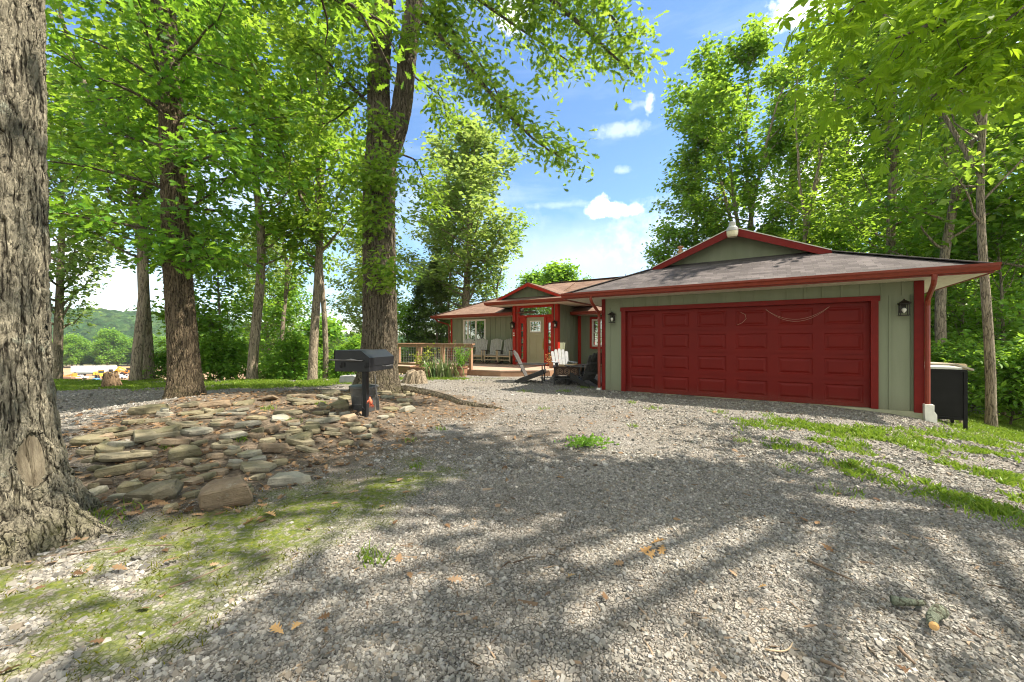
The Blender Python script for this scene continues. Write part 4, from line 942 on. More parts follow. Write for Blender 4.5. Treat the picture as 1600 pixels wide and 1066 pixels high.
# ------------------------------------------------------------------ stones of the bed
ROCKS = [(345,800,100,.55),(449,764,80,.28),(249,787,92,.42),(201,772,48,.5),(191,747,58,.34),(234,752,29,.8),(268,746,38,.35),(289,722,62,.4),(189,727,88,.16),(399,742,68,.22),(367,736,40,.25),(325,738,42,.25),(440,730,34,.4),(427,711,50,.4),(390,719,41,.3),(364,713,29,.35),
 (276,702,52,.26),(241,694,76,.18),(195,702,44,.25),(176,712,62,.2),(140,714,36,.3),(145,696,58,.25),(258,683,43,.34),(307,684,50,.26),(364,690,46,.2),(403,688,30,.45),(423,680,38,.35),(469,696,43,.4),(487,678,40,.3),(386,671,37,.32),(351,668,35,.2),
 (294,670,56,.12),(248,664,38,.3),(211,665,42,.25),(233,648,52,.42),(255,652,33,.35),(292,638,38,.3),(338,639,60,.26),(302,651,45,.2),(319,656,39,.22),(365,651,50,.16),(380,634,42,.16),(403,659,39,.18),(452,648,45,.18),(420,628,46,.14),(478,634,56,.14),(470,622,40,.14),(455,668,33,.3),
 (170,680,46,.25),(200,684,46,.22),(160,690,40,.22),(532,640,40,.5),(482,633,62,.13),(517,618,40,.22),(475,622,46,.14),(515,626,40,.18),(542,626,26,.2),(540,619,26,.2),(600,618,27,.4),(622,621,26,.3),(640,619,23,.3),(632,630,33,.26),(605,624,26,.28),(632,636,31,.22),(608,637,23,.3),(636,646,29,.5),(610,644,29,.22),
 (610,653,19,.5),(597,656,21,.3),(548,661,34,.42),(521,657,24,.35),(537,650,18,.35),(505,666,50,.18),(510,674,44,.16),(489,681,30,.35),(520,686,42,.2),(536,680,23,.3),(549,670,36,.2),(558,678,29,.25),(582,679,25,.28),(577,671,19,.3),(568,688,36,.25),(540,700,33,.3),(572,700,28,.4),(470,700,47,.3),(461,680,25,.3),(458,668,24,.3),(480,710,46,.15),(487,669,29,.3),(460,650,29,.25),
 (330,650,40,.2),(340,668,34,.22),(280,715,30,.3),(225,714,36,.25),(310,700,28,.3),(345,705,30,.25),(405,725,30,.3),(420,695,28,.3),(335,720,30,.25),(210,760,26,.5),(285,760,30,.45),(240,700,40,.2),(300,728,30,.3),(155,740,30,.4),(165,760,28,.45),(510,640,30,.25),(440,690,30,.22),(440,660,36,.15),(500,650,30,.2),(560,640,20,.3),(150,775,30,.5),(180,785,30,.5),(215,790,26,.5),(268,800,26,.4),(300,760,34,.3),(255,752,30,.4),(320,752,28,.3),(300,780,26,.3),(370,765,26,.3),(405,752,30,.25),(385,775,22,.3),(170,725,40,.25),(150,725,34,.3),(215,735,30,.35),(345,745,30,.3)]
ROCK_LABEL = {0: 'largest stone, a tilted rusty triangular slab at the front edge of the bed', 1: 'flat pale slab lying apart at the front right of the stone bed', 2: 'rough tan boulder leaning left of the big rusty triangular slab',
 3: 'rounded grey-green stone just right of the big grey oak root', 4: 'long squared block resting near the grey oak, above a rounded stone', 5: 'small dark red-brown cube of stone in the front wall of the bed', 7: 'dark mossy wedge-shaped boulder in the middle of the stone bed', 8: 'long thin tan slab lying near the grey oak trunk',
 34: 'dark rounded stone at the foot of the leafy oak, left side', 37: 'wide flat slab just right of the leafy oak trunk', 51: 'big dark squarish boulder left of the metal ash bucket', 65: 'pale round grey rock right of the ash bucket, at the gravel edge', 69: 'sunlit sandy boulder at the foot of the grill post'}
def rock_mats():
    out = []
    for i, (a, b, c) in enumerate([((.175, .15, .098), (.25, .218, .15), (.095, .088, .045)), ((.15, .13, .078), (.22, .19, .12), (.09, .088, .04)), ((.21, .155, .10), (.265, .205, .14), (.14, .095, .062)), ((.20, .185, .145), (.28, .265, .215), (.12, .12, .065))]):
        m, nt = new_mat('sandstone'); n = N(nt); tc = n('ShaderNodeTexCoord').outputs['Object']
        oi = n('ShaderNodeObjectInfo').outputs['Random']
        off = n('ShaderNodeVectorMath', operation='ADD'); n.link(tc, off.inputs[0]); cx = n('ShaderNodeCombineXYZ'); n.link(n.math('MULTIPLY', oi, 37), cx.inputs[0]); n.link(cx.outputs[0], off.inputs[1])
        v = off.outputs[0]
        col = n.mix(n.ramp(n.noise(v, 7, 6, .65), [(.3, 0.0), (.7, 1.0)]), a, b)
        col = n.mix(n.ramp(n.noise(v, 3.4, 6, .7), [(.46, 0.0), (.66, .85)]), col, c)
        col = n.mix(n.ramp(n.noise(v, 45, 4, .75), [(.55, 0.0), (.72, .55)]), col, (.08, .07, .05))
        col = n.mix(n.ramp(n.noise(v, 12, 5, .7), [(.6, 0.0), (.72, .5)]), col, (.36, .35, .28))
        k = n.math('MULTIPLY_ADD', oi, .4, .8); col = n.mix(1.0, col, n('ShaderNodeCombineColor', {0: k, 1: k, 2: k}).outputs[0], 'MULTIPLY')
        b_ = n('ShaderNodeBsdfPrincipled', {'Base Color': col, 'Roughness': .85, 'Specular IOR Level': .25})
        hh = n.math('ADD', n.noise(v, 9, 6, .7), n.math('MULTIPLY', n.noise(n.scaled(v, (1, 1, 6)), 14, 5, .7), .5)); n.link(n.bump(hh, .8, .03), b_.inputs['Normal'])
        o = n('ShaderNodeOutputMaterial'); n.link(b_.outputs[0], o.inputs[0]); out.append(m)
    return out
def rock_mesh(rng, wx, wy, wz, mat, slabby):
    bm = bmesh.new()
    k = rng.randint(5, 7); ph = rng.rand() * 6.28
    for i in range(k):
        a = ph + 6.283 * (i + .55 * (rng.rand() - .5)) / k; q = .62 + .58 * rng.rand()
        x, y = math.cos(a) * q * .5, math.sin(a) * q * .5
        sh = .93 if slabby else .72 + .25 * rng.rand()
        tz = .5 * (1 - (.10 if slabby else .35) * rng.rand())
        bm.verts.new((x * sh * wx, y * sh * wy, tz * wz)); bm.verts.new((x * wx, y * wy, (-.1 + .3 * (rng.rand() - .5)) * wz)); bm.verts.new((x * .86 * wx, y * .86 * wy, -.5 * wz))
    bm.verts.new((0, 0, .52 * wz))
    r = bmesh.ops.convex_hull(bm, input=bm.verts)
    bmesh.ops.delete(bm, geom=list({g for g in r['geom_interior'] + r['geom_unused'] if isinstance(g, bmesh.types.BMVert)}), context='VERTS')
    bmesh.ops.dissolve_limit(bm, angle_limit=R(14), verts=bm.verts, edges=bm.edges)
    bmesh.ops.bevel(bm, geom=list(bm.edges), offset=min(wx, wy, wz) * .055, segments=1, profile=.6, affect='EDGES')
    bmesh.ops.triangulate(bm, faces=bm.faces); bmesh.ops.subdivide_edges(bm, edges=bm.edges, cuts=2, use_grid_fill=True)
    co = np.array([v.co for v in bm.verts]); s = rng.randint(999)
    nx = fbm(co[:, 0] * 11 + s, co[:, 1] * 11 + co[:, 2] * 7, s, 3) - .5; nz = fbm(co[:, 0] * 6 + s, co[:, 1] * 6 - co[:, 2] * 9, s + 3, 3) - .5
    amp = min(wx, wy) * .055
    bm.normal_update()
    for v, a, b in zip(bm.verts, nx, nz): v.co += v.normal * a * amp; v.co.z += b * wz * .16
    me = bpy.data.meshes.new('stone'); bm.to_mesh(me); bm.free()
    me.materials.append(mat); return me

def build_rocks():
    rng = np.random.RandomState(9); mats = rock_mats()
    for i, (px, py, w, fl) in enumerate(ROCKS):
        p = gp(px, py); ww = w / FPX * p.y * .98
        dep = ww * rng.uniform(.62, .95); hz = max(ww * fl * .74, .055)
        slab = fl < .36
        mi = 2 if i in (0, 5, 69) else (3 if i in (1, 65, 14) else (1 if i in (3, 7, 34, 51) else rng.choice([0, 0, 0, 1, 1, 3, 2])))
        me = rock_mesh(rng, ww, dep, hz, mats[mi], slab)
        d = Vector((p.x, p.y, 0)).normalized()
        c = Vector((p.x, p.y, 0)) + d * dep * .42
        nm = 'boulder' if not slab else 'flat_stone'
        o = bpy.data.objects.new(nm, me); link(o)
        o.location = (c.x, c.y, g1(c.x, c.y) + hz * .34)
        o.rotation_euler = (rng.randn() * .12, rng.randn() * .12, math.atan2(d.x, -d.y) * 0 + rng.uniform(-.25, .25) - math.atan2(d.x, d.y) * .7)
        if i == 0:
            o.rotation_euler = (.30, -.10, .25); o.location.z += .03
        if i == 2: o.rotation_euler = (.2, -.22, .5)
        lab = ROCK_LABEL.get(i) or ('flat mossy sandstone slab among the many laid in the stone bed' if slab else 'rough mossy sandstone chunk among the many in the stone bed')
        tag(o, lab, 'stone', 'stones of the bed around the oaks')
        if i not in ROCK_LABEL and i % 5 == 0 and hz < .2:      # a second stone stacked loosely on top of its back edge
            w2 = ww * rng.uniform(.5, .8); me = rock_mesh(rng, w2, dep * .75, hz * .9, mats[rng.choice([0, 1, 1, 3])], True)
            o2 = bpy.data.objects.new('flat_stone', me); link(o2); c2 = c + d * dep * .3 + Vector((rng.uniform(-.3, .3) * ww, 0, 0))
            o2.location = (c2.x, c2.y, o.location.z + hz * .62); o2.rotation_euler = (rng.randn() * .1 - .06, rng.randn() * .1, rng.uniform(-1, 1))
            tag(o2, 'flat mossy sandstone slab among the many laid in the stone bed', 'stone', 'stones of the bed around the oaks')

# ------------------------------------------------------------------ house
def siding_mat(): return nmat('sage siding', (.195, .215, .142), (.232, .25, .172), 3.5, .75, .12, 55, .006, .25, stretch=(1, 1, .12), dirt=(.28, .7, (.20, .165, .11)))
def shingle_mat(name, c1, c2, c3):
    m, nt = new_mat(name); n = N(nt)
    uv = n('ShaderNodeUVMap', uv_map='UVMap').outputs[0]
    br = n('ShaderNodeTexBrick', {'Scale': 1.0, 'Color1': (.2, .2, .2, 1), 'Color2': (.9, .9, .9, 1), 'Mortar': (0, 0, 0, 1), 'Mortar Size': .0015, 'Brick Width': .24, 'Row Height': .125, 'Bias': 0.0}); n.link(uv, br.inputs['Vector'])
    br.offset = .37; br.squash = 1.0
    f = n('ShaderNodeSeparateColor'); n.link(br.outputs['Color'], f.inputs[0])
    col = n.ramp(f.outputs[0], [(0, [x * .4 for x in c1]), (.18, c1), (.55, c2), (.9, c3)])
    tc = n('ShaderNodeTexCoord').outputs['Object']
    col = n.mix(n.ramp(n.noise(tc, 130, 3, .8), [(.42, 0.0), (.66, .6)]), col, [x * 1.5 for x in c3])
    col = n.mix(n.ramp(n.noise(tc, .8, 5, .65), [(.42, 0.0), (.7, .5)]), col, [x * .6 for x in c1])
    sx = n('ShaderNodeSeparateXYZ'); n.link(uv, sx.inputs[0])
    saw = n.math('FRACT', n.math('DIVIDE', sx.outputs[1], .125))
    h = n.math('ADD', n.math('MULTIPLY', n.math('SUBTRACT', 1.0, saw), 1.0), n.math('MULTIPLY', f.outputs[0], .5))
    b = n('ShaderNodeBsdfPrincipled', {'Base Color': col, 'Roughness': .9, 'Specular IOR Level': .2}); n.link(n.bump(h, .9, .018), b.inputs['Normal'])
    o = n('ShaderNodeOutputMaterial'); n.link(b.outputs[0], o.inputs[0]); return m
def glass_mat():
    m, nt = new_mat('window glass'); n = N(nt)
    d = n('ShaderNodeBsdfPrincipled', {'Base Color': (.015, .018, .017, 1), 'Roughness': .1, 'Specular IOR Level': .5})
    g = n('ShaderNodeBsdfGlossy', {'Color': (.85, .9, .88, 1), 'Roughness': .012})
    lw = n('ShaderNodeLayerWeight', {'Blend': .35})
    f = n.math('MULTIPLY_ADD', lw.outputs['Fresnel'], .7, .28, clamp=True)
    mx = n('ShaderNodeMixShader', {0: f, 1: d.outputs[0], 2: g.outputs[0]}); o = n('ShaderNodeOutputMaterial'); n.link(mx.outputs[0], o.inputs[0]); return m

def battens(mb, s0, s1, z0, z1, b, axis='s', step=.305, start=None):
    x = s0 + .06 if start is None else start
    while x < s1 - .03:
        if axis == 's': mb.box(x - .02, x + .02, b - .017, b + .01, z0, z1)
        else: mb.box(b - .01, b + .017, x - .02, x + .02, z0, z1)
        x += step
def gutter(mb, a, c, z, out):
    """K-style gutter along a->c (2D, house plan) hung at height z (top), profile pushed towards out"""
    a = Vector((a[0], a[1], 0)); c = Vector((c[0], c[1], 0)); o = Vector((out[0], out[1], 0))
    prof = [(0, 0), (0, -.125), (.065, -.125), (.085, -.07), (.115, -.045), (.118, -.005), (.108, -.005), (.10, -.04), (.02, -.05), (.012, 0)]
    n = len(prof); vs = [a + o * p + Vector((0, 0, z + q)) for p, q in prof] + [c + o * p + Vector((0, 0, z + q)) for p, q in prof]
    mb.add(vs, [tuple(range(n))[::-1], tuple(range(n, 2 * n))] + [(i, (i + 1) % n, (i + 1) % n + n, i + n) for i in range(n)])
def window_part(hs, name, M, x0, x1, y, z0, z1, cols, rows, out, axis='s', trim=.07, tmat=None, mull=.03, label=None):
    """frame (thing part) > pane sub-part; y = wall plane, out = direction the face looks"""
    def bx(mb, a0, a1, d0, d1, c0, c1):
        lo, hi = sorted((y + out * d0, y + out * d1))
        if axis == 's': mb.box(a0, a1, lo, hi, c0, c1)
        else: mb.box(lo, hi, a0, a1, c0, c1)
    f = MB()
    bx(f, x0 - trim, x0, 0, .035, z0 - trim, z1 + trim); bx(f, x1, x1 + trim, 0, .035, z0 - trim, z1 + trim)
    bx(f, x0, x1, 0, .033, z1, z1 + trim); bx(f, x0, x1, 0, .038, z0 - trim, z0)
    for i in range(1, len(cols) - 1):
        w = mull; bx(f, x0 + (x1 - x0) * cols[i] - w / 2, x0 + (x1 - x0) * cols[i] + w / 2, .002, .028, z0, z1)
    for i in range(1, rows): bx(f, x0, x1, .002, .025, z0 + (z1 - z0) * i / rows - mull * .4, z0 + (z1 - z0) * i / rows + mull * .4)
    fo = f.build(name, tmat or M['white'], hs, label=label)
    g = MB(); bx(g, x0 - .004, x1 + .004, .006, .014, z0 - .004, z1 + .004); g.build('pane', M['glass'], fo)
    return fo
def lantern(hs, M, s, b, z, face, sc=1.0):
    """wall lantern; face = -1 on walls looking out (-b)"""
    m = MB(); f = face
    def bb(a0, a1, d0, d1, z0, z1): lo, hi = sorted((b + f * d0 * sc, b + f * d1 * sc)); m.box(s + a0 * sc, s + a1 * sc, lo, hi, z + z0 * sc, z + z1 * sc)
    bb(-.055, .055, 0, .02, -.08, .12)
    bb(-.015, .015, .02, .06, .10, .125)
    bb(-.085, .085, .045, .215, -.15, -.13)
    for a in (-.08, .065):
        for d in (.05, .195): bb(a, a + .015, d, d + .015, -.13, .10)
    bb(-.085, .085, .045, .215, .10, .115)
    c = Vector((s, b + f * .13 * sc, z + .115 * sc)); k = .115 * sc
    m.add([c + Vector((-k, -k, 0)), c + Vector((k, -k, 0)), c + Vector((k, k, 0)), c + Vector((-k, k, 0)), c + Vector((-k * .25, -k * .25, .075 * sc)), c + Vector((k * .25, -k * .25, .075 * sc)), c + Vector((k * .25, k * .25, .075 * sc)), c + Vector((-k * .25, k * .25, .075 * sc))], [(3,2,1,0),(4,5,6,7),(0,1,5,4),(1,2,6,5),(2,3,7,6),(3,0,4,7)])
    m.lathe([(.012 * sc, .07 * sc), (.02 * sc, .085 * sc), (.006 * sc, .11 * sc)], 10, c)
    lo = m.build('wall_lamp', M['iron'], hs)
    bu = MB(); bu.lathe([(.012 * sc, -.05 * sc), (.02 * sc, -.03 * sc), (.04 * sc, .01 * sc), (.042 * sc, .035 * sc), (.028 * sc, .06 * sc), (.008 * sc, .07 * sc)][::1], 14, c + Vector((0, 0, -.16 * sc)))
    bu.build('bulb', M['bulb'], lo, smooth=True)

def build_house():
    M = {'siding': siding_mat(), 'red': plain('red trim paint', (.37, .022, .012), .55, 0, .25), 'redg': plain('dark red garage trim', (.165, .010, .007), .55, 0, .2), 'maroon': nmat('maroon door paint', (.135, .0062, .004), (.165, .008, .0048), 1.3, .5, .06, 40, .004, .2, dirt=(.2, .5, (.16, .09, .065))),
         'gutter': plain('red brown gutter', (.21, .034, .018), .4, 0, .35), 'white': plain('white trim', (.74, .72, .66), .5), 'soffit': plain('cream soffit', (.62, .58, .48), .6), 'conc': nmat('painted foundation', (.40, .39, .26), (.30, .30, .2), 5, .85, .3, 40, .01),
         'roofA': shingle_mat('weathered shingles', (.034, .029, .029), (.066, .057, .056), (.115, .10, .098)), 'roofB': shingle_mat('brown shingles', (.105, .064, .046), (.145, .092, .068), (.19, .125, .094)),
         'glass': glass_mat(), 'iron': plain('dark bronze', (.028, .022, .018), .4, .6), 'bulb': plain('frosted bulb', (.85, .82, .74), .25), 'door': nmat('khaki door paint', (.33, .30, .19), (.36, .33, .215), 2, .5, .05, 50, .003),
         'copper': nmat('terracotta pipe', (.45, .20, .09), (.55, .28, .14), 8, .6, .1), 'lampgrey': plain('grey lamp housing', (.42, .42, .38), .45, .2), 'lens': plain('cream lens', (.72, .66, .45), .25), 'brass': plain('aged brass', (.45, .28, .1), .35, .8), 'pearl': plain('white plastic', (.70, .69, .62), .45)}
    MAT.update({'house_' + k: v for k, v in M.items()})
    hs = thing('house', 'long low sage green house with red trim and a wide maroon garage door', 'house', (LX, LY, 0), math.atan2(UY, UX))
    # -- garage body
    w = MB(); zt = 2.50
    w.box(-.63, -.10, 0, .15, .0, zt); w.box(5.0, 5.63, 0, .15, .0, zt); w.box(-.10, 5.0, 0, .15, 2.2, zt)
    w.box(-.63, -.48, .15, 9, 0, zt); w.box(5.48, 5.63, .15, 9, 0, zt); w.box(-.48, 5.48, 8.85, 9, 0, zt)
    battens(w, -.63, 5.6, 2.225, zt, 0, start=-.12); battens(w, -.63, -.14, .0, 2.24, 0, start=-.43); battens(w, 5.06, 5.6, 0, 2.225, 0, start=5.185)
    battens(w, 5.3, 5.62, .0, 2.24, 0, start=5.49)
    w.build('garage_wall', M['siding'], hs, label='sage board and batten wall round the garage door')
    fd = MB(); fd.box(-.655, 5.655, -.02, .17, -.45, -.003); fd.box(-.655, -.47, .17, 9, -.45, -.003); fd.box(5.47, 5.655, .17, 9, -.6, -.003); fd.build('foundation', M['conc'], hs)
    for xx in ((5.52, 5.66, 5.63, 5.66), (-.66, -.56, -.66, -.63)):
        cb = MB(); cb.box(xx[0], xx[1], -.03, 0.0, -.02, zt); cb.box(xx[2], xx[3], 0, .12, -.02, zt); cb.build('corner_board', M['redg'], hs, bevel=.004)
    # -- garage door
    df = MB(); df.box(-.115, 0, -.035, .12, -.0, 2.13); df.box(4.9, 5.015, -.035, .12, 0, 2.13); df.box(-.14, 5.04, -.04, .12, 2.13, 2.235); df.build('door_frame', M['redg'], hs, bevel=.004)['label'] = 'dark red frame round the garage door'
    gd = MB(); rows, cols = 4, 6; W, Hh = 4.9, 2.13; y0 = .075
    for r in range(rows):
        za, zb = Hh * r / rows + .004, Hh * (r + 1) / rows - .004
        gd.box(0.002, W - .002, y0 + .024, y0 + .05, za - .004, zb + .004)
        for c in range(cols):
            xa, xb = W * c / cols, W * (c + 1) / cols
            mx, mz = .095, .085
            loops = []
            for ins, d in ((0, 0), (1, 0), (1.18, .014), (1.42, .014), (1.85, -.002)):
                ix, iz = mx * ins, mz * ins
                loops.append([(xa + ix, y0 + d, za + iz), (xb - ix, y0 + d, za + iz), (xb - ix, y0 + d, zb - iz), (xa + ix, y0 + d, zb - iz)])
            vs = [p for l in loops for p in l]; fs = []
            for k in range(4):
                for q in range(4): fs.append((k * 4 + q, k * 4 + (q + 1) % 4, (k + 1) * 4 + (q + 1) % 4, (k + 1) * 4 + q))
            fs.append((16, 17, 18, 19)); gd.add(vs, fs)
    gd.build('garage_door', M['maroon'], hs, label='wide maroon sectional door with four rows of raised panels')
    # -- garage roof (hipped, with a gablet)
    p = .42; z0 = 2.61; sl, sr, fb = -1.5, 6.34, -.7; mid = (sl + sr) / 2; hw = (sr - sl) / 2; D = 2.07; gb = fb + D; zg = z0 + p * D; zr = z0 + p * hw; oh = .28
    rf = MB(); T = .05
    rf.slab([(sl, fb, z0), (sr, fb, z0), (mid + hw - D, gb, zg), (mid - hw + D, gb, zg)], T)
    x1 = mid - (hw - D) - 0.0; x2 = mid + (hw - D)
    rf.slab([(sl, fb, z0), (x1, gb, zg), (mid, gb, zr), (mid, 9, zr), (sl, 9, z0)][::-1], T); rf.slab([(sr, fb, z0), (x2, gb, zg), (mid, gb, zr), (mid, 9, zr), (sr, 9, z0)], T)
    def slope_z(s): return zr - p * abs(s - mid)
    ov = .14
    rf.slab([(mid, gb - oh, zr), (mid, gb, zr), (x1 - ov, gb, slope_z(x1 - ov) + .004), (x1 - ov, gb - oh, slope_z(x1 - ov) + .004)], T); rf.slab([(mid, gb - oh, zr), (mid, gb, zr), (x2 + ov, gb, slope_z(x2 + ov) + .004), (x2 + ov, gb - oh, slope_z(x2 + ov) + .004)][::-1], T)
    rf.beam((mid, gb - oh, zr + .012), (mid, 9, zr + .012), .26, .02)
    for a, c in (((sl, fb, z0), (x1, gb, zg)), ((sr, fb, z0), (x2, gb, zg))):
        rf.beam(Vector(a) + Vector((0, 0, .012)), Vector(c) + Vector((0, 0, .012)), .24, .018)
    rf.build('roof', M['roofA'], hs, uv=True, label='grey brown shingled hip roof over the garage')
    gw = MB(); gw.prism([(x1 + .02, zg - .02), (x2 - .02, zg - .02), (mid, zr - .05)], 'y', gb + .02, gb + .1)
    x = x1 + .33
    while x < x2 - .2: gw.box(x - .02, x + .02, gb + .003, gb + .022, zg - .01, slope_z(x) - .06); x += .305
    gw.build('gable_wall', M['siding'], hs)
    rk = MB()
    for a, sg in ((x1 - ov, -1), (x2 + ov, 1)):
        rk.prism([(a, slope_z(a) - .012), (mid, zr - .012), (mid, zr - .205), (a, slope_z(a) - .16)], 'y', gb - oh - .02, gb - oh + .012)
    rk.build('rake_board', M['redg'], hs)
    re = MB()
    for a in (x1 - ov, x2 + ov): re.prism([(a, slope_z(a) + .012), (mid, zr + .012), (mid, zr - .011), (a, slope_z(a) - .011)], 'y', gb - oh - .03, gb - oh - .001)
    re.build('drip_edge', M['soffit'], hs)
    so = MB(); so.box(sl + .03, sr - .03, fb + .03, 0.0, zt - .015, zt + .0); so.box(5.63, sr - .03, 0, 9, zt - .015, zt); so.box(sl + .03, -.63, 0, 9, zt - .015, zt)
    for i in range(60):
        x = sl + .1 + i * .128
        if x < sr - .1: so.box(x, x + .01, fb + .05, -.01, zt - .019, zt - .015)
    so.build('soffit', M['soffit'], hs)
    fa = MB(); fa.box(sl + .01, sr - .01, fb, fb + .025, zt - .03, z0 - .01); fa.box(sr - .025, sr - .003, fb + .025, 9, zt - .03, z0 - .01); fa.box(sl + .003, sl + .025, fb + .025, 9, zt - .03, z0 - .01); fa.build('fascia', M['gutter'], hs)
    gu = MB(); gutter(gu, (sl - .02, fb - .001), (sr + .03, fb - .001), z0 + .015, (0, -1)); gu.build('gutter', M['gutter'], hs)
    def downspout(pts, name='downspout'):
        m = MB(); pts = [Vector(q) for q in pts]
        m.tube(pts, .04, 8); return m.build(name, M['gutter'], hs, bevel=0)
    ds = downspout([(5.62, -.74, 2.5), (5.62, -.74, 2.42), (5.63, -.66, 2.34), (5.68, -.14, 2.12), (5.69, -.075, 2.0), (5.69, -.075, .12)])
    el = MB(); el.prism([(5.635, .16), (5.765, .16), (5.765, .04), (5.80, -.02), (5.80, -.28), (5.66, -.34), (5.635, -.0)], 'y', -.15, -.02); el.build('splash_elbow', M['pearl'], ds, bevel=.006)
    d2 = downspout([(-.69, -.74, 2.5), (-.69, -.74, 2.42), (-.69, -.66, 2.34), (-.70, -.16, 2.12), (-.71, -.085, 2.0), (-.71, -.085, .05)])
    e2 = MB(); e2.box(-.76, -.66, -.15, -.03, -.05, .06); e2.build('splash_elbow', M['pearl'], d2, bevel=.006)
    lantern(hs, M, -.335, -.02, 1.95, -1, .82); lantern(hs, M, 5.36, -.018, 1.95, -1, .86)
    # gable lamp
    c = Vector((mid, gb - oh - .16, zr - .12)); lp = MB(); lp.box(mid - .03, mid + .03, gb - oh - .1, gb - oh - .02, zr - .12, zr - .05)
    lp.lathe([(.04, .22), (.075, .20), (.085, .10), (.125, .06), (.135, -.02), (.12, -.03)][::-1], 20, c); lo = lp.build('gable_lamp', M['lampgrey'], hs, smooth=False, bevel=.004)
    ln = MB(); ln.lathe([(.10, -.17), (.125, -.12), (.132, -.03)], 20, c); ln.build('lens', M['lens'], lo)
    # -- main body walls
    mw = MB(); mz = 2.52; fl = .0
    mw.box(-10.77, -6.47, 5.2, 5.35, fl, mz); mw.box(-10.77, -10.62, 5.35, 12.7, fl, mz); mw.box(-4.24, -.63, 6.6, 6.75, fl, 2.6); mw.box(-10.62, 1.5, 12.55, 12.7, fl, mz); mw.box(-6.32, -4.39, 7.3, 7.4, .3, 2.8)
    battens(mw, -10.7, -6.5, fl, mz, 5.2, start=-10.4); battens(mw, -4.2, -.7, fl, 2.5, 6.6)
    mw.build('wall', M['siding'], hs)
    ew = MB(); ez = 2.92
    # entry: red framed front set between corner posts; siding cheeks
    ew.box(-4.36, -4.24, 4.62, 6.6, .0, ez); ew.box(-6.47, -6.35, 4.62, 5.2, 0, ez)
    battens(ew, 4.75, 6.5, 0, ez, -4.24, axis='b', start=5.0)
    ew.build('entry_wall', M['siding'], hs, label='sage side walls of the entry bay')
    er = MB(); L0, R0 = -6.47, -4.24; dz0, dz1 = .31, 2.37
    for a in (L0 - .012, R0 - .128): er.box(a, a + .14, 4.46, 4.62, .25, ez)
    er.box(R0, R0 + .018, 4.5, 4.66, .25, ez)
    er.box(L0 + .128, L0 + .165, 4.52, 4.62, .25, ez); er.box(R0 - .165, R0 - .128, 4.52, 4.62, .25, ez)
    er.box(L0 + .21, L0 + .29, 4.5, 4.62, .25, ez); er.box(R0 - .29, R0 - .21, 4.5, 4.62, .25, ez)
    er.box(L0 + .29, R0 - .29, 4.5, 4.62, 2.80, ez); er.box(L0 + .29, R0 - .29, 4.5, 4.62, 2.38, 2.47)
    dl, dr = -5.80, -4.90
    er.box(dl - .09, dl, 4.49, 4.62, .3, 2.38); er.box(dr, dr + .09, 4.49, 4.62, .3, 2.38)
    # sidelight panels with openings left for the glass
    for a, c in ((L0 + .29, dl - .09), (dr + .09, R0 - .29)):
        g0, g1_ = (a + c) / 2 - .065, (a + c) / 2 + .065
        er.box(a, g0, 4.54, 4.61, .3, 2.38); er.box(g1_, c, 4.54, 4.61, .3, 2.38); er.box(g0, g1_, 4.54, 4.61, .3, .52); er.box(g0, g1_, 4.54, 4.61, 2.12, 2.38)
    er.box(L0 + .128, R0 - .128, 4.47, 4.62, .2, .30)
    er.build('entry_frame', M['red'], hs, bevel=.004, label='bright red frame of posts and rails round the front door')
    st = MB(); st.box(L0 + .165, L0 + .21, 4.54, 4.6, .3, ez); st.box(R0 - .21, R0 - .165, 4.54, 4.6, .3, ez); st.build('entry_strip', M['siding'], hs)
    for a, c in ((L0 + .29, dl - .09), (dr + .09, R0 - .29)):
        g0, g1_ = (a + c) / 2 - .065, (a + c) / 2 + .065; sd = MB()
        for k in range(1, 5): z = .52 + 1.6 * k / 5; sd.box(g0, g1_, 4.545, 4.575, z - .014, z + .014)
        so_ = sd.build('sidelight', M['red'], hs); g = MB(); g.box(g0, g1_, 4.58, 4.59, .52, 2.12); g.build('pane', M['glass'], so_)
    tr = MB(); tr.box(L0 + .29, L0 + .32, 4.53, 4.6, 2.47, 2.8); tr.box(R0 - .32, R0 - .29, 4.53, 4.6, 2.47, 2.8); t_ = tr.build('transom', M['red'], hs); g = MB(); g.box(L0 + .32, R0 - .32, 4.57, 4.58, 2.47, 2.8); g.build('pane', M['glass'], t_)
    dd = MB(); dy = 4.56
    dd.box(dl, dr, dy + .02, dy + .06, dz0, 2.38)
    for a, c, e, f in ((dl, dl + .12, dz0, 2.38), (dr - .12, dr, dz0, 2.38), (dl + .12, dr - .12, dz0, dz0 + .2), (dl + .12, dr - .12, 1.58, 1.70), (dl + .12, dr - .12, 2.2, 2.38), ((dl + dr) / 2 - .05, (dl + dr) / 2 + .05, dz0 + .2, 1.58)): dd.box(a, c, dy, dy + .02, e, f)
    do = dd.build('front_door', M['door'], hs, bevel=.004, label='khaki craftsman front door with a six-pane window')
    wf = MB(); xa, xb, za, zb = dl + .17, dr - .17, 1.72, 2.22
    for a, c, e, f in ((xa, xa + .04, za, zb), (xb - .04, xb, za, zb), (xa + .04, xb - .04, zb - .04, zb), (xa + .04, xb - .04, za, za + .04), (xa + .04, xb - .04, (za + zb) / 2 - .012, (za + zb) / 2 + .012)): wf.box(a, c, dy - .02, dy + .01, e, f)
    for k in (1, 2): x = xa + .04 + (xb - xa - .08) * k / 3; wf.box(x - .012, x + .012, dy - .018, dy + .01, za + .04, (za + zb) / 2 - .012); wf.box(x - .012, x + .012, dy - .018, dy + .01, (za + zb) / 2 + .012, zb - .04)
    wf.build('door_window', M['white'], do); g = MB(); g.box(xa + .03, xb - .03, dy - .009, dy - .003, za + .03, zb - .03); g.build('pane', M['glass'], do)
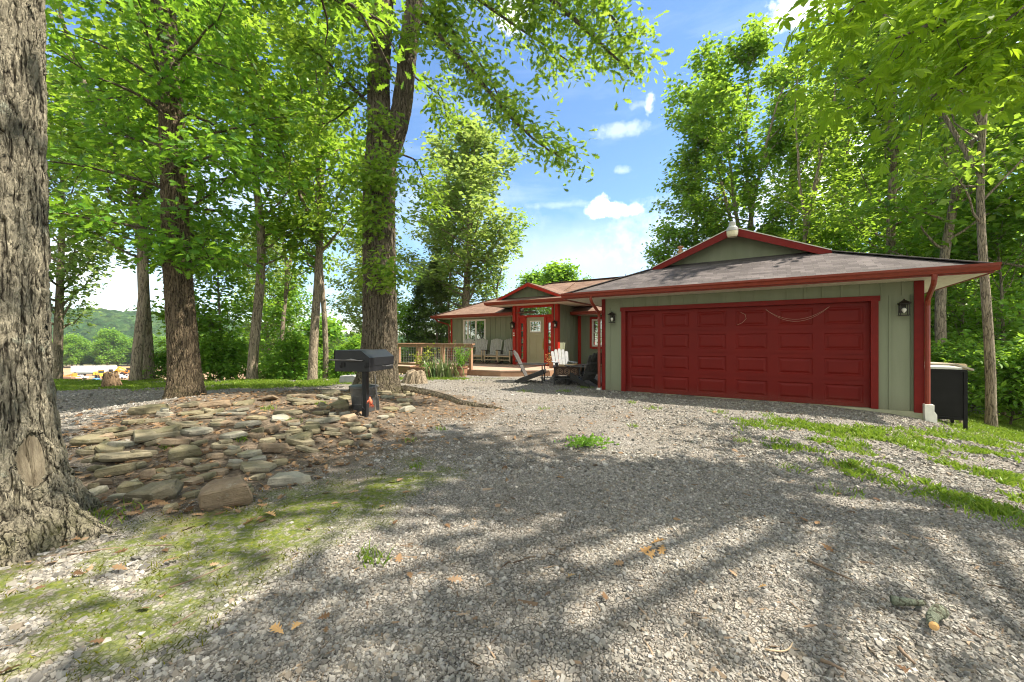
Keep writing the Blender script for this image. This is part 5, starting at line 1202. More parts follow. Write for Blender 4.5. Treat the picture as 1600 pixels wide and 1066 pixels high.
    hd = MB(); hd.box(dr - .085, dr - .045, dy - .015, dy, .98, 1.36); hd.tube([(dr - .065, dy - .02, 1.02), (dr - .065, dy - .06, 1.06), (dr - .065, dy - .06, 1.24), (dr - .065, dy - .02, 1.28)], .011, 8); hd.lathe([(.03, 0), (.03, .02)], 12, (dr - .065, dy - .01, 1.4)); hd.build('handle', M['brass'], do)
    nb = MB(); nb.box(L0 + .03, L0 + .1, 4.44, 4.46, 1.56, 1.62); nb.box(L0 + .04, L0 + .09, 4.443, 4.46, 1.66, 1.72); nb.build('house_number', M['white'], hs)
    lantern(hs, M, L0 + .06, 4.46, 2.02, -1, .9); lantern(hs, M, R0 - .06, 4.46, 2.02, -1, .9)
    # left wing window and recess window
    window_part(hs, 'window', M, -9.86, -8.60, 5.2, 1.12, 2.34, [0, .17, .58, 1], 1, -1, 's', .08, None, .09, 'white framed casement window by the rocking chairs')
    fr = MB(); fr.box(-3.66, -3.55, 6.55, 6.6, 1.0, 2.42); fr.box(-2.3, -2.19, 6.55, 6.6, 1.0, 2.42); fr.box(-3.55, -2.3, 6.55, 6.6, .98, 1.09); fr.box(-3.55, -2.3, 6.55, 6.6, 2.33, 2.42); fr.build('window_trim', M['red'], hs, bevel=.004)
    window_part(hs, 'window', M, -3.47, -2.38, 6.57, 1.17, 2.25, [0, 1], 2, -1, 's', .08, None, .05, 'white sash window in red trim, half hidden by the garage')
    cbm = MB(); cbm.box(-10.80, -10.70, 5.17, 5.2, 0, mz); cbm.box(-10.80, -10.77, 5.2, 5.3, 0, mz); cbm.build('corner_board', M['red'], hs); cbm = MB(); cbm.box(-4.24, -4.10, 6.56, 6.6, 0, 2.5); cbm.build('corner_board', M['red'], hs)
    # -- main roof
    me0 = 2.62; pe = .42; es, eb, zb_ = -11.47, 4.5, 12.7; hb = 9.0; mr = me0 + pe * (hb - eb); hip = es + (hb - eb)
    mf = MB()
    mf.slab([(es, eb, me0), (-5.36, eb, me0), (-5.36, hb, mr), (hip, hb, mr)], T)
    mf.slab([(es, eb, me0), (hip, hb, mr), (es, 13.5, me0)], T)
    b2 = 5.75; mf.slab([(-5.36, b2, me0), (1.5, b2, me0), (1.5, hb, mr), (-5.36, hb, mr)], T)
    mf.slab([(es, 13.5, me0), (hip, hb, mr), (1.5, hb, mr), (1.5, 13.5, me0)], T)
    mf.slab([(-5.36, b2, me0 - .02), (-5.36, hb, mr - .02), (-5.36, eb, me0 - .02)], .04); mf.prism([(eb, me0 - .05), (b2, me0 - .05), (hb, mr - .05), (eb + .05, me0)], 'x', -5.36, -5.34); mf.prism([(5.7, 2.4), (12.6, 2.4), (hb, mr - .06)], 'x', 1.42, 1.48)
    mf.beam((hip, hb, mr + .012), (1.5, hb, mr + .012), .26, .02); mf.beam((es, eb, me0 + .012), (hip, hb, mr + .012), .24, .018)
    mf.build('roof', M['roofB'], hs, uv=True, label='brown shingled roof over the left wing')
    mso = MB(); mso.box(es + .03, -6.47, eb + .03, 5.2, mz - .015, mz); mso.box(es + .03, -10.77, 5.2, 13.4, mz - .015, mz); mso.box(-4.1, -.63, b2 + .03, 6.6, mz - .015, mz); mso.build('soffit', M['soffit'], hs)
    mfa = MB(); mfa.box(es + .01, -6.47, eb, eb + .025, mz - .03, me0 - .008); mfa.box(es + .003, es + .025, eb + .025, 13.5, mz - .03, me0 - .008); mfa.box(-4.24, -.9, b2, b2 + .025, mz - .03, me0 - .008); mfa.build('fascia', M['gutter'], hs)
    mg = MB(); gutter(mg, (es - .02, eb - .001), (-6.48, eb - .001), me0 + .015, (0, -1)); gutter(mg, (-4.22, b2 - .001), (-.9, b2 - .001), me0 + .015, (0, -1)); mg.build('gutter', M['gutter'], hs)
    downspout([(-11.15, 4.43, 2.5), (-11.15, 4.43, 2.44), (-11.1, 4.55, 2.34), (-10.86, 5.06, 2.2), (-10.84, 5.1, 2.1), (-10.84, 5.1, .15)])
    # -- entry roof (its own little gablet)
    e0 = 3.02; a0, a1, ef = -7.35, -3.37, 3.6; em = (a0 + a1) / 2; eh = (a1 - a0) / 2; ED = .5; egb = ef + ED; ezg = e0 + .4 * ED; ezr = e0 + .4 * eh; ex1, ex2 = em - eh + ED, em + eh - ED
    ef_ = MB()
    ef_.slab([(a0, ef, e0), (a1, ef, e0), (ex2, egb, ezg), (ex1, egb, ezg)], T)
    ef_.slab([(a0, ef, e0), (ex1, egb, ezg), (em, egb, ezr), (em, 8.2, ezr), (a0, 8.2, e0)][::-1], T); ef_.slab([(a1, ef, e0), (ex2, egb, ezg), (em, egb, ezr), (em, 8.2, ezr), (a1, 8.2, e0)], T)
    sz = lambda s: ezr - .4 * abs(s - em); o2 = .2; v2 = .1
    ef_.slab([(em, egb - o2, ezr), (em, egb, ezr), (ex1 - v2, egb, sz(ex1 - v2) + .004), (ex1 - v2, egb - o2, sz(ex1 - v2) + .004)], .045); ef_.slab([(em, egb - o2, ezr), (em, egb, ezr), (ex2 + v2, egb, sz(ex2 + v2) + .004), (ex2 + v2, egb - o2, sz(ex2 + v2) + .004)][::-1], .045)
    ef_.build('roof', M['roofB'], hs, uv=True, label='small brown shingled roof over the front door')
    eg = MB(); eg.prism([(ex1 + .02, ezg - .02), (ex2 - .02, ezg - .02), (em, ezr - .05)], 'y', egb + .02, egb + .08)
    x = ex1 + .3
    while x < ex2 - .2: eg.box(x - .02, x + .02, egb + .003, egb + .022, ezg, sz(x) - .06); x += .305
    eg.build('gable_wall', M['siding'], hs)
    ek = MB()
    for a in (ex1 - v2, ex2 + v2): ek.prism([(a, sz(a) - .03), (em, ezr - .03), (em, ezr - .17), (a, sz(a) - .12)], 'y', egb - o2 - .03, egb - o2 - .002)
    ek.build('rake_board', M['red'], hs)
    es_ = MB(); es_.box(a0 + .03, a1 - .03, ef + .03, 5.2, ez - .016, ez - .001); es_.box(-4.24, a1 - .03, 5.2, 6.6, ez - .016, ez - .001); es_.build('soffit', M['soffit'], hs)
    ea = MB(); ea.box(a0 + .01, a1 - .01, ef, ef + .025, ez - .03, e0 - .008); ea.box(a1 - .025, a1 - .003, ef + .025, 7.2, ez - .03, e0 - .008); ea.box(a0 + .003, a0 + .025, ef + .025, 7.2, ez - .03, e0 - .008); ea.build('fascia', M['gutter'], hs)
    eu = MB(); gutter(eu, (a0 - .02, ef - .001), (a1 + .02, ef - .001), e0 + .015, (0, -1)); gutter(eu, (a1, ef), (a1, 7.0), e0 + .012, (1, 0)); eu.build('gutter', M['gutter'], hs)
    vp = MB(); vp.lathe([(.055, 0), (.055, .42), (.075, .42), (.075, .47), (.05, .47), (.05, .56), (.08, .58), (.08, .62)], 14, (1.05, 1.75, 3.45)); vp.build('vent_pipe', M['copper'], hs)
    # string hanging on the garage door
    sg = thing('string', 'thin pale strings sagging across the top panels of the maroon garage door', 'string', H(3.6, -.06, 1.9), math.atan2(UY, UX))
    m = MB()
    def sag(xa, xb, za, zb, d): return [(xa + (xb - xa) * t, .1, za + (zb - za) * t - d * 4 * t * (1 - t)) for t in np.linspace(0, 1, 12)]
    m.tube(sag(-.46, .66, .14, .16, .24), .0028, 5); m.tube(sag(-.46, .66, .15, .16, .29), .0028, 5); m.tube([(-.95, .1, .10), (-.86, .1, .05), (-.84, .1, -.05), (-.92, .1, -.14), (-1.02, .1, -.19)], .004, 5)
    m.build('cord', nmat('faded string', (.42, .27, .2), (.5, .35, .27), 9, .8, 0), sg)
    return M
# ------------------------------------------------------------------ deck, furniture, grill and the rest
def build_deck():
    hz = math.atan2(UY, UX)
    wood = nmat('deck boards', (.30, .20, .145), (.40, .28, .21), 2.2, .7, .25, 30, .01, .3, stretch=(.25, 6, 1)); rail = nmat('brown rail paint', (.29, .165, .10), (.36, .22, .14), 3, .65, .15, 30, .006, .3)
    wire = plain('galvanised wire', (.5, .5, .48), .4, .6)
    t = thing('deck', 'low brown wooden deck along the house front with a wire panelled railing', 'deck', (LX, LY, 0), hz)
    poly = [(-11.6, 1.0), (-6.0, 1.0), (-4.87, 1.15), (-3.5, 2.3), (-3.5, 6.5), (-4.2, 6.5), (-4.2, 4.48), (-6.5, 4.48), (-6.5, 5.15), (-11.6, 5.15)]
    m = MB(); m.prism(poly, 'z', .24, .285); m.build('platform', wood, t, bevel=.004)
    sk = MB()
    for a, c in zip(poly[:4], poly[1:5]): sk.beam((a[0], a[1] + .03, .11), (c[0] - .001, c[1] + .03, .11), .03, .25)
    sk.build('skirt', rail, t)
    xs = [-6.1, -7.5, -8.9, -10.3, -11.55]
    for x in xs: p = MB(); p.box(x - .05, x + .05, .985, 1.085, .0, 1.2); p.build('post', rail, t, bevel=.006)
    tr = MB(); tr.box(-11.7, -5.98, .95, 1.12, 1.2, 1.24); tr.box(-11.6, -6.05, 1.01, 1.05, 1.09, 1.195); tr.build('top_rail', rail, t, bevel=.005)
    br = MB()
    for a, c in zip(xs[:-1], xs[1:]): br.box(c + .05, a - .05, 1.0, 1.06, .34, .43)
    br.build('bottom_rail', rail, t, bevel=.005)
    for a, c in zip(xs[:-1], xs[1:]):
        w = MB(); x = c + .06
        while x < a - .05: w.box(x - .0035, x + .0035, 1.026, 1.033, .43, 1.09); x += .1
        z = .48
        while z < 1.08: w.box(c + .05, a - .05, 1.033, 1.040, z - .0035, z + .0035); z += .1
        w.build('wire_panel', wire, t)
    # back and side rail posts
    for b in (2.4, 3.8): p = MB(); p.box(-11.6, -11.5, b - .05, b + .05, .0, 1.2); p.build('post', rail, t, bevel=.006)
    sr = MB(); sr.box(-11.66, -11.46, 1.121, 5.1, 1.2, 1.24); sr.build('top_rail', rail, t)
    # table behind the rail (only its dark top shows)
    tb = thing('table', 'dark flat-topped table standing just behind the deck railing', 'table', H(-8.2, 1.8, .285), hz)
    m = MB(); m.box(-.5, .5, -.3, .3, .92, .96); m.build('tabletop', plain('dark table', (.05, .04, .035), .5), tb, bevel=.004)
    for sx in (-.45, .41):
        for sy in (-.26, .22): l = MB(); l.box(sx, sx + .04, sy, sy + .04, 0, .92); l.build('leg', bpy.data.materials['dark table'], tb)
    # rocking chairs
    grey = nmat('weathered grey slats', (.30, .29, .27), (.40, .39, .36), 4, .75, .3, 30, .01, stretch=(5, 5, .4)); tan = nmat('tan chair legs', (.40, .30, .19), (.48, .38, .26), 5, .7, .2); dk = nmat('dark chair arms', (.055, .04, .032), (.09, .07, .055), 6, .6, .2)  # tan on front legs and rails, dark on arms and rear legs
    def rocker(label, x, b, rz):
        r = thing('rocking_chair', label, 'rocking chair', H(x, b, .285), hz + rz, 'rocking chairs on the deck')
        s = MB()
        for k in range(7): y = -.25 + k * .075; s.box(-.27, .27, y, y + .062, .42 - .018 * k * .6, .44 - .018 * k * .6)
        s.build('seat', grey, r, bevel=.003)
        bk = MB()
        for k in range(7):
            xx = -.24 + k * .08; hh = .80 - .05 * abs(k - 3) ** 1.3 * .35
            bk.add([(xx - .034, .24, .38), (xx + .034, .24, .38), (xx * 1.08 + .036, .24 + hh * .34, .38 + hh), (xx * 1.08 - .036, .24 + hh * .34, .38 + hh), (xx - .034, .262, .38), (xx + .034, .262, .38), (xx * 1.08 + .036, .262 + hh * .34, .38 + hh), (xx * 1.08 - .036, .262 + hh * .34, .38 + hh)], [(3,2,1,0),(4,5,6,7),(0,1,5,4),(1,2,6,5),(2,3,7,6),(3,0,4,7)])
        bk.box(-.28, .28, .275, .30, .48, .54); bk.beam((-.29, .46, .93), (.29, .46, .93), .03, .06); bk.build('backrest', grey, r)
        for sx in (-1, 1):
            a = MB(); a.beam((sx * .31, -.30, .64), (sx * .31, .36, .59), .085, .028); a.build('armrest', dk, r, bevel=.004)
            l = MB(); l.beam((sx * .30, -.25, .07), (sx * .30, -.27, .63), .04, .05); l.build('leg', tan, r); l = MB(); l.beam((sx * .30, .26, .08), (sx * .30, .34, .60), .04, .05); l.build('leg', dk, r)
            q = MB(); q.tube([(sx * .30, -.42 + .95 * t, .03 + .16 * (2 * t - .95) ** 2) for t in np.linspace(0, 1, 10)], .022, 6); q.build('rocker', dk, r)
        st = MB(); st.beam((-.3, -.255, .36), (.3, -.255, .36), .03, .06); st.beam((-.3, -.25, .2), (.3, -.25, .2), .025, .035); st.build('front_rail', tan, r)
    rocker('grey rocking chair under the white window, mostly behind the deck railing', -9.15, 4.25, R(8)); rocker('grey rocking chair at the right edge of the white window', -8.3, 4.3, R(14)); rocker('grey rocking chair in front of bare siding, fully in view', -7.5, 4.35, R(12)); rocker('grey rocking chair half hidden behind the red entry post', -6.86, 4.5, R(10))

def build_firepit():
    blk = nmat('black chair paint', (.018, .017, .016), (.04, .037, .034), 5, .45, .2, 40, .004); gry = nmat('sunlit chair paint', (.24, .25, .26), (.36, .365, .37), 5, .6, .25, 40, .006, stretch=(5, 5, .5)); mid = nmat('lightened chair paint', (.05, .047, .044), (.11, .105, .10), 5, .55, .25, 40, .006)  # gry and mid: paler copies of blk, sunlight put into the colour
    def adirondack(label, px, py, rz, slat, frame):
        p = gp(px, py)
        t = thing('adirondack_chair', label, 'chair', p, R(rz), 'chairs around the fire pit')
        s = MB()
        for k in range(6): y = -.30 + k * .095; s.beam((-.26, y, .385 - .042 * k), (.26, y, .385 - .042 * k), .085, .018)
        s.build('seat', slat, t, bevel=.003)
        b = MB(); tl = .48
        for k in range(5):
            f = k - 2; x0 = f * .098; x1 = f * .125; hh = (.86, .93, .96, .93, .86)[k]
            ring = []
            for dy in (0, .02):
                for x, z in ((x0 - .043, 0), (x0 + .043, 0), (x1 + .055, hh * .93), (x1 + .03, hh), (x1 - .03, hh), (x1 - .055, hh * .93)): ring.append((x, .20 + z * tl * .9 + dy, .17 + z * .88))
            b.add(ring, [(5,4,3,2,1,0),(6,7,8,9,10,11)] + [(i, (i + 1) % 6, (i + 1) % 6 + 6, i + 6) for i in range(6)])
        b.beam((-.27, .34, .38), (.27, .34, .38), .03, .07); b.beam((-.3, .50, .68), (.3, .50, .68), .03, .06); b.build('backrest', slat, t)
        for sx in (-1, 1):
            a = MB(); a.prism([(sx * .25, -.42), (sx * .38, -.42), (sx * .40, -.30), (sx * .36, .1), (sx * .32, .46), (sx * .26, .46)], 'z', .565, .59); a.build('armrest', slat if slat is gry else mid, t, bevel=.003)
            l = MB(); l.beam((sx * .30, -.33, 0), (sx * .30, -.33, .565), .10, .028, (0, 1, 0)); l.build('leg', frame, t, bevel=.003)
            q = MB(); q.prism([(-.38, .27), (-.38, .40), (-.30, .40), (.50, .08), (.58, .0), (.42, .0), (.20, .05)], 'x', sx * .27 - .014, sx * .27 + .014); q.build('rear_leg', frame, t)
        fb = MB(); fb.beam((-.27, -.375, .35), (.27, -.375, .35), .02, .1); fb.build('apron', frame, t)
    adirondack('black slatted garden chair facing right, seen in profile left of the fire pit', 833, 597, 78, mid, blk)
    adirondack('pale sunlit slatted garden chair facing the camera behind the fire pit', 880, 592.5, 6, gry, mid)
    adirondack('black slatted garden chair seen from behind, beside the garage corner', 911, 602, -147, mid, blk)
    rust = nmat('rusty fire pit steel', (.045, .03, .024), (.10, .055, .035), 8, .6, .3, 40, .006, metal=.4)
    p = gp(886, 599); t = thing('fire_pit', 'square rusty steel fire pit with round cut-out patterns between the garden chairs', 'fire pit', p, R(-8))
    b = MB(); b.box(-.36, .36, -.36, -.345, .27, .52); b.box(-.36, .36, .345, .36, .27, .52); b.box(-.36, -.345, -.345, .345, .27, .52); b.box(.345, .36, -.345, .345, .27, .52); b.box(-.345, .345, -.345, .345, .27, .29); b.build('bowl', rust, t)
    rm = MB(); rm.box(-.44, .44, -.44, -.34, .52, .535); rm.box(-.44, .44, .34, .44, .52, .535); rm.box(-.44, -.34, -.34, .34, .52, .535); rm.box(.34, .44, -.34, .34, .52, .535); rm.build('rim', rust, t)
    orn = MB()
    for x in (-.22, 0, .22):
        for rr in (.085, .045): orn.tube([(x + rr * math.cos(a), -.365, .395 + rr * math.sin(a)) for a in np.linspace(0, 6.283, 17)], .008, 5, False)
        for a in np.linspace(0, 6.283, 7)[:-1]: orn.tube([(x + .045 * math.cos(a), -.365, .395 + .045 * math.sin(a)), (x + .085 * math.cos(a), -.365, .395 + .085 * math.sin(a))], .005, 4)
    orn.build('ring_pattern', nmat('lighter rust', (.22, .13, .08), (.3, .2, .13), 9, .7, .2), t)
    sh = MB(); sh.box(-.42, .42, -.42, .42, .17, .19); sh.build('shelf', blk, t)
    for sx in (-.40, .36):
        for sy in (-.40, .36): l = MB(); l.box(sx, sx + .04, sy, sy + .04, 0, .53); l.build('leg', blk, t)
    l = MB(); l.box(-.06, .06, -.06, .06, 0, .17); l.build('foot', blk, t)
    lg = nmat('split firewood', (.42, .28, .14), (.52, .38, .22), 6, .8, .3, 30, .01, stretch=(1, 5, 5))
    for nm, a, c, r, lb in (('firewood', (-.25, -.1, .56), (.12, .05, .54), .05, 'bright split log lying across the left of the fire pit'), ('firewood', (-.02, .12, .56), (.30, -.05, .60), .035, 'thin stick leaning over the right rim of the fire pit')):
        o = MB(); o.tube([Vector(a), (Vector(a) + Vector(c)) / 2 + Vector((0, 0, -.015)), Vector(c)], [r * .8, r, r * .7], 8); q = o.build(nm, lg); q.location = p; q.rotation_euler = (0, 0, R(-8)); tag(q, lb, 'firewood')

def leaf_clump(name, seed, pts, tmpl, per, size, spread, mat, parent, droop=.2, flat=.5):
    T = Tree(seed); T.anch = [np.array(p) for p in pts]; T.adir = [np.array((0, 0, 1.))] * len(pts)
    V, F = T.foliage(tmpl, per, size, spread, droop, flat); return mesh_obj(name, np_mesh(name, V, F, mat), parent)

def build_plants():
    rng = np.random.RandomState(21)
    bw = nmat('barrel staves', (.26, .13, .075), (.36, .2, .12), 3, .75, .25, 30, .01, stretch=(6, 6, .5)); hoop = nmat('rusted hoops', (.12, .06, .04), (.2, .11, .075), 6, .6, .2, metal=.3); soil = nmat('potting soil', (.05, .035, .025), (.09, .065, .045), 20, .95, .4)
    def barrel(label, px, py, r, h):
        p = gp(px, py); t = thing('barrel_planter', label, 'planter', p + Vector((0, r * .9, 0)))
        m = MB(); m.lathe([(r * .86, -.02), (r * .93, h * .3), (r * .99, h * .7), (r, h), (r * .92, h), (r * .92, h - .04), (.01, h - .04)], 28); m.build('barrel', bw, t)
        k = MB()
        for z, f in ((.22, .925), (.78, 1.0)): k.lathe([(r * f + .004, h * z), (r * f + .008, h * z), (r * (f + .008) + .008, h * (z + .12)), (r * (f + .008) + .004, h * (z + .12))], 28)
        k.build('hoop', hoop, t); s = MB(); s.lathe([(r * .9, h - .07), (.02, h - .035)], 20); s.build('soil', soil, t); return p + Vector((0, r * .9, h - .05))
    def stems(t, n, h, spread, seed, mat, lm, tm, per, size, sp, name='foliage'):
        T = Tree(seed); r = T.r
        for i in range(n):
            a = r.rand() * 6.283; q = T.path((r.randn() * .04, r.randn() * .04, 0), (math.cos(a) * spread, math.sin(a) * spread, 1), h * r.uniform(.6, 1.1), .008, .003, 6, .12); T.foliate(q, .15, .06)
        bv, bf = T.bark(); mesh_obj('stem', np_mesh('stem', bv, bf, mat, True), t); lv, lf = T.foliage(tm, per, size, sp, .1, .4); mesh_obj(name, np_mesh(name, lv, lf, lm), t)
    a = barrel('half barrel planter of reddish staves at the railing corner', 718, 589, .26, .36)
    t = thing('shrub', 'bright feathery lime shrub growing in the reddish corner barrel', 'shrub', a); stems(t, 16, .72, .32, 5, MAT['bark_limb'], MAT['leaf_lime'], T_quad(.16), 5, .085, .055)
    t = thing('dry_plant', 'sparse rust coloured dry plant reaching up at the railing corner', 'plant', a + Vector((.05, .3, 0))); stems(t, 7, 1.05, .22, 6, MAT['bark_limb'], MAT['leaf_rust'], T_quad(.3), 1, .045, .03)
    c = barrel('low half barrel planter behind the big forked oak, right side', 655, 589, .42, .34)
    t = thing('shrub', 'sparse yellow green shrub growing in the low barrel by the railing', 'shrub', c); stems(t, 9, .9, .5, 7, MAT['bark_limb'], MAT['leaf_yel'], T_quad(.34), 2, .08, .05)
    t = thing('low_plant', 'small rounded green plant in the low barrel beside the yellow shrub', 'plant', c + Vector((.2, -.12, 0))); leaf_clump('foliage', 8, [(rng.randn() * .08, rng.randn() * .08, .06 + .1 * rng.rand()) for _ in range(40)], T_quad(.35), 4, .07, .04, MAT['leaf_lime'], t)
    # blade-leaved clump in front of the railing
    p = gp(690, 590); t = thing('iris_clump', 'big clump of long blade leaves between the two barrels', 'plant', p)
    V = []; F = []
    for i in range(150):
        x0, y0 = rng.randn() * .28, rng.randn() * .16; az = rng.rand() * 6.283; L = rng.uniform(.45, .95); ln = rng.uniform(.1, .75) * L; w = rng.uniform(.012, .02); wx, wy = -math.sin(az) * w, math.cos(az) * w
        n0 = len(V)
        for k, tt in enumerate((0, .35, .7, 1)):
            ww = (1, 1.1, .8, .08)[k]; r_ = ln * tt ** 1.8; zz = L * (tt - .22 * tt ** 3 * ln / L * 2); V += [(x0 + math.cos(az) * r_ - wx * ww, y0 + math.sin(az) * r_ - wy * ww, zz), (x0 + math.cos(az) * r_ + wx * ww, y0 + math.sin(az) * r_ + wy * ww, zz)]
        F += [(n0 + 2 * k, n0 + 2 * k + 1, n0 + 2 * k + 3, n0 + 2 * k + 2) for k in range(3)]
    mesh_obj('blades', np_mesh('blades', np.array(V), np.array(F), MAT['leaf_blade']), t)
    sp = MB()
    for i in range(9): x0, y0 = rng.randn() * .2, rng.randn() * .1; sp.tube([(x0, y0, .1), (x0 * 1.2, y0, .6), (x0 * 1.35, y0, 1.0 + .15 * rng.rand())], [.007, .006, .003], 5)
    sp.build('flower_stalk', nmat('dry stalk', (.34, .22, .12), (.42, .3, .18), 8, .8, 0), t)
    # rust maple seedling behind the sunlit chair
    q = H(-3.9, 3.3, .28); t = thing('potted_plant', 'orange leaved little plant behind the pale garden chair', 'plant', q)
    pt = MB(); pt.lathe([(.10, 0), (.13, .2), (.14, .2), (.11, .19), (.02, .17)], 18); pt.build('pot', bw, t); stems(t, 8, .55, .35, 9, MAT['bark_limb'], MAT['leaf_rust'], T_quad(.35), 2, .07, .04)
    # old stump right of the forked oak
    def stump(label, px, py, r, h, mat, seed, Zoff=0.0):
        p = gp(px, py); t = thing('tree_stump', label, 'stump', (p.x, p.y + r * .7, p.z)); rr = np.random.RandomState(seed)
        V = []; nth, nz = 64, 18; ph = rr.rand(6) * 6.28
        for i in range(nz):
            f = i / (nz - 1)
            for k in range(nth):
                a = 6.283 * k / nth; q = r * (1 - .45 * f ** .6) * (1 + .3 * (1 - f) ** 2 * (math.sin(3 * a + ph[0]) * .6 + math.sin(5 * a + ph[1]) * .5) + .06 * math.sin(11 * a + ph[2]))
                V.append((q * math.cos(a), q * math.sin(a), -.08 + (h + .08) * f + (.12 * h * math.sin(2 * a + ph[3]) + .06 * h * math.sin(7 * a + ph[4])) * f))
        for k in range(nth): x, y, z = V[(nz - 1) * nth + k]; V.append((x * .5, y * .5, z - .05 * h))
        V.append((0, 0, h * .85)); V = np.array(V); i = np.arange((nz + 1) * nth).reshape(nz + 1, nth); j = np.roll(i, -1, 1)
        F = np.stack([i[:-1], j[:-1], j[1:], i[1:]], -1).reshape(-1, 4); e = len(V) - 1
        F = np.concatenate([F, np.array([(nz * nth + k, nz * nth + (k + 1) % nth, e, e) for k in range(0, nth)])[:, [0, 1, 2, 2]]]) if False else F
        mesh_obj('stump', np_mesh('stump', V, F, mat, True), t)
        cap = MB(); cap.add([tuple(V[nz * nth + k]) for k in range(nth)] + [tuple(V[e])], [(k, (k + 1) % nth, nth) for k in range(nth)]); cap.build('cut_top', nmat('old end grain', (.2, .15, .1), (.28, .22, .15), 14, .9, .4, 30, .01), t)
    stump('pale weathered stump beside the forked oak, in front of the low barrel', 645, 600, .50, .36, bark_mat('pale stump', (.30, .245, .175), (.21, .17, .12), (.07, .053, .035), (24, 24, 5), .02, .1, 0, False), 3)
    stump('dark pointed old stump on the grass at the sand field edge', 163, 606, .27, .40, bark_mat('brown stump', (.22, .15, .09), (.15, .1, .06), (.04, .028, .018), (12, 12, 4), .03, .1, 0, False), 4)
    # pale stone block behind the grill
    p = gp(545, 598); b = MB(); b.prism([(-.26, 0), (.24, 0), (.28, .2), (.18, .24), (-.22, .22)], 'y', -.15, .15); o = b.build('stone_block', nmat('pale block', (.24, .25, .25), (.32, .32, .32), 6, .85, .3, 30, .01), bevel=.015); o.location = p; tag(o, 'pale grey stone block on the grass behind the black grill', 'stone')
    # weed clump in the drive, grass tuft by the grey oak
    p = gp(915, 699); t = thing('weed_clump', 'low clump of bright green weeds alone in the middle of the gravel', 'weed', p)
    leaf_clump('foliage', 12, [(rng.randn() * .13 + (.07 if k % 3 else -.1), rng.randn() * .06, .02 + .09 * rng.rand()) for k in range(120)], T_six(.22), 3, .045, .022, MAT['leaf_lime'], t, -.1, .4)
    p = gp(152, 808)
    # single dead leaves, sticks and lichened branch pieces on the gravel
    to = T_oak()
    def dead(label, px, py, n, size, seed):
        p = gp(px, py); r = np.random.RandomState(seed); pos = np.array([[p.x + r.randn() * size * .4, p.y + r.randn() * size * .3, 0] for _ in range(n)]); pos[:, 2] = G(pos[:, 0], pos[:, 1]) + .025 + .02 * r.rand(n)
        a = r.rand(n) * 6.283; d = np.stack([np.cos(a), np.sin(a), r.randn(n) * .3], -1); nr = np.stack([r.randn(n) * .5, r.randn(n) * .5, np.ones(n)], -1); tv, tf = to; tv = tv.copy(); tv[:, 2] += .35 * np.abs(tv[:, 0])
        V, F = leaves((tv, tf), pos, d, nr, np.full(n, size)); o = mesh_obj('dead_leaf', np_mesh('dead_leaf', V, F, dl)); o['label'] = label; o['category'] = 'leaf'
    dl = leaf_mat('tan dead leaves', [(.34, .2, .09), (.42, .27, .13), (.5, .34, .18)], (.4, .25, .1), .1, .8, .2)
    dead('curled tan oak leaf on the moss right of the big slab', 415, 812, 2, .14, 1); dead('tan oak leaf lying alone in the middle foreground gravel', 904, 908, 1, .085, 2); dead('brown leaf spray flat on the gravel in the right centre', 1018, 860, 4, .11, 3); dead('tan shredded leaf on the gravel at the lower left', 452, 1005, 2, .09, 4); dead('small tan leaf on the gravel beside the straight stick', 1180, 928, 1, .05, 5)
    def stick(label, a, b, r, mat, bend=.02, n=6, name='stick'):
        p, q = gp(*a), gp(*b); m = MB(); rr = random.Random(a[0]); sd = (q - p).cross(Vector((0, 0, 1))).normalized()
        pts = [p.lerp(q, t) + sd * bend * math.sin(t * 3.1) * (q - p).length + Vector((0, 0, r * 1.6 + .006 + .004 * rr.random())) for t in np.linspace(0, 1, n)]
        m.tube(pts, [r * (1.1 - .5 * t) for t in np.linspace(0, 1, n)], 8); o = m.build(name, mat, smooth=True); tag(o, label, name); return o
    tw = nmat('brown twig', (.11, .075, .05), (.18, .13, .09), 20, .85, .3); pal = nmat('pale twig', (.3, .22, .14), (.38, .3, .2), 20, .8, .3)
    stick('straight brown stick on the sunlit gravel at the right', (1262, 882), (1333, 915), .007, tw, .01); stick('long thin pale twig across the moss and gravel at the lower left', (265, 925), (362, 885), .005, tw, .06, 9); stick('dark twig curving over the moss under the grey oak', (105, 872), (268, 858), .006, tw, -.06, 9)
    stick('short brown twig at the bottom right edge', (1405, 1020), (1430, 1045), .008, tw, .05); stick('dark twig near the bottom at right of centre', (1282, 1042), (1322, 1064), .008, tw, -.03); stick('curved pale twig on the gravel at lower right', (1195, 1022), (1238, 1010), .004, pal, .2, 9); stick('thin twig lying below the pale twig at the lower left', (270, 985), (305, 965), .005, tw, .02)
    lich = bark_mat('lichened branch', (.20, .22, .16), (.13, .14, .10), (.05, .045, .03), (40, 40, 16), .012, .6, 0, False); core = nmat('orange heartwood', (.55, .3, .1), (.62, .4, .18), 20, .7, .2)
    stick('grey green lichened branch piece on the gravel at right', (1394, 951), (1444, 958), .021, lich, .05, 7, 'branch_piece')
    o = stick('short lichened branch piece with a broken orange end, nearest the corner', (1470, 975), (1458, 998), .028, lich, .08, 7, 'branch_piece')
    e = gp(1458, 998); m = MB(); m.lathe([(.017, -.003), (.019, .002), (.008, .008)], 10); k = m.build('broken_end', core, o); k.location = e + Vector((0, -.003, .052)); k.rotation_euler = (R(80), 0, R(-25))

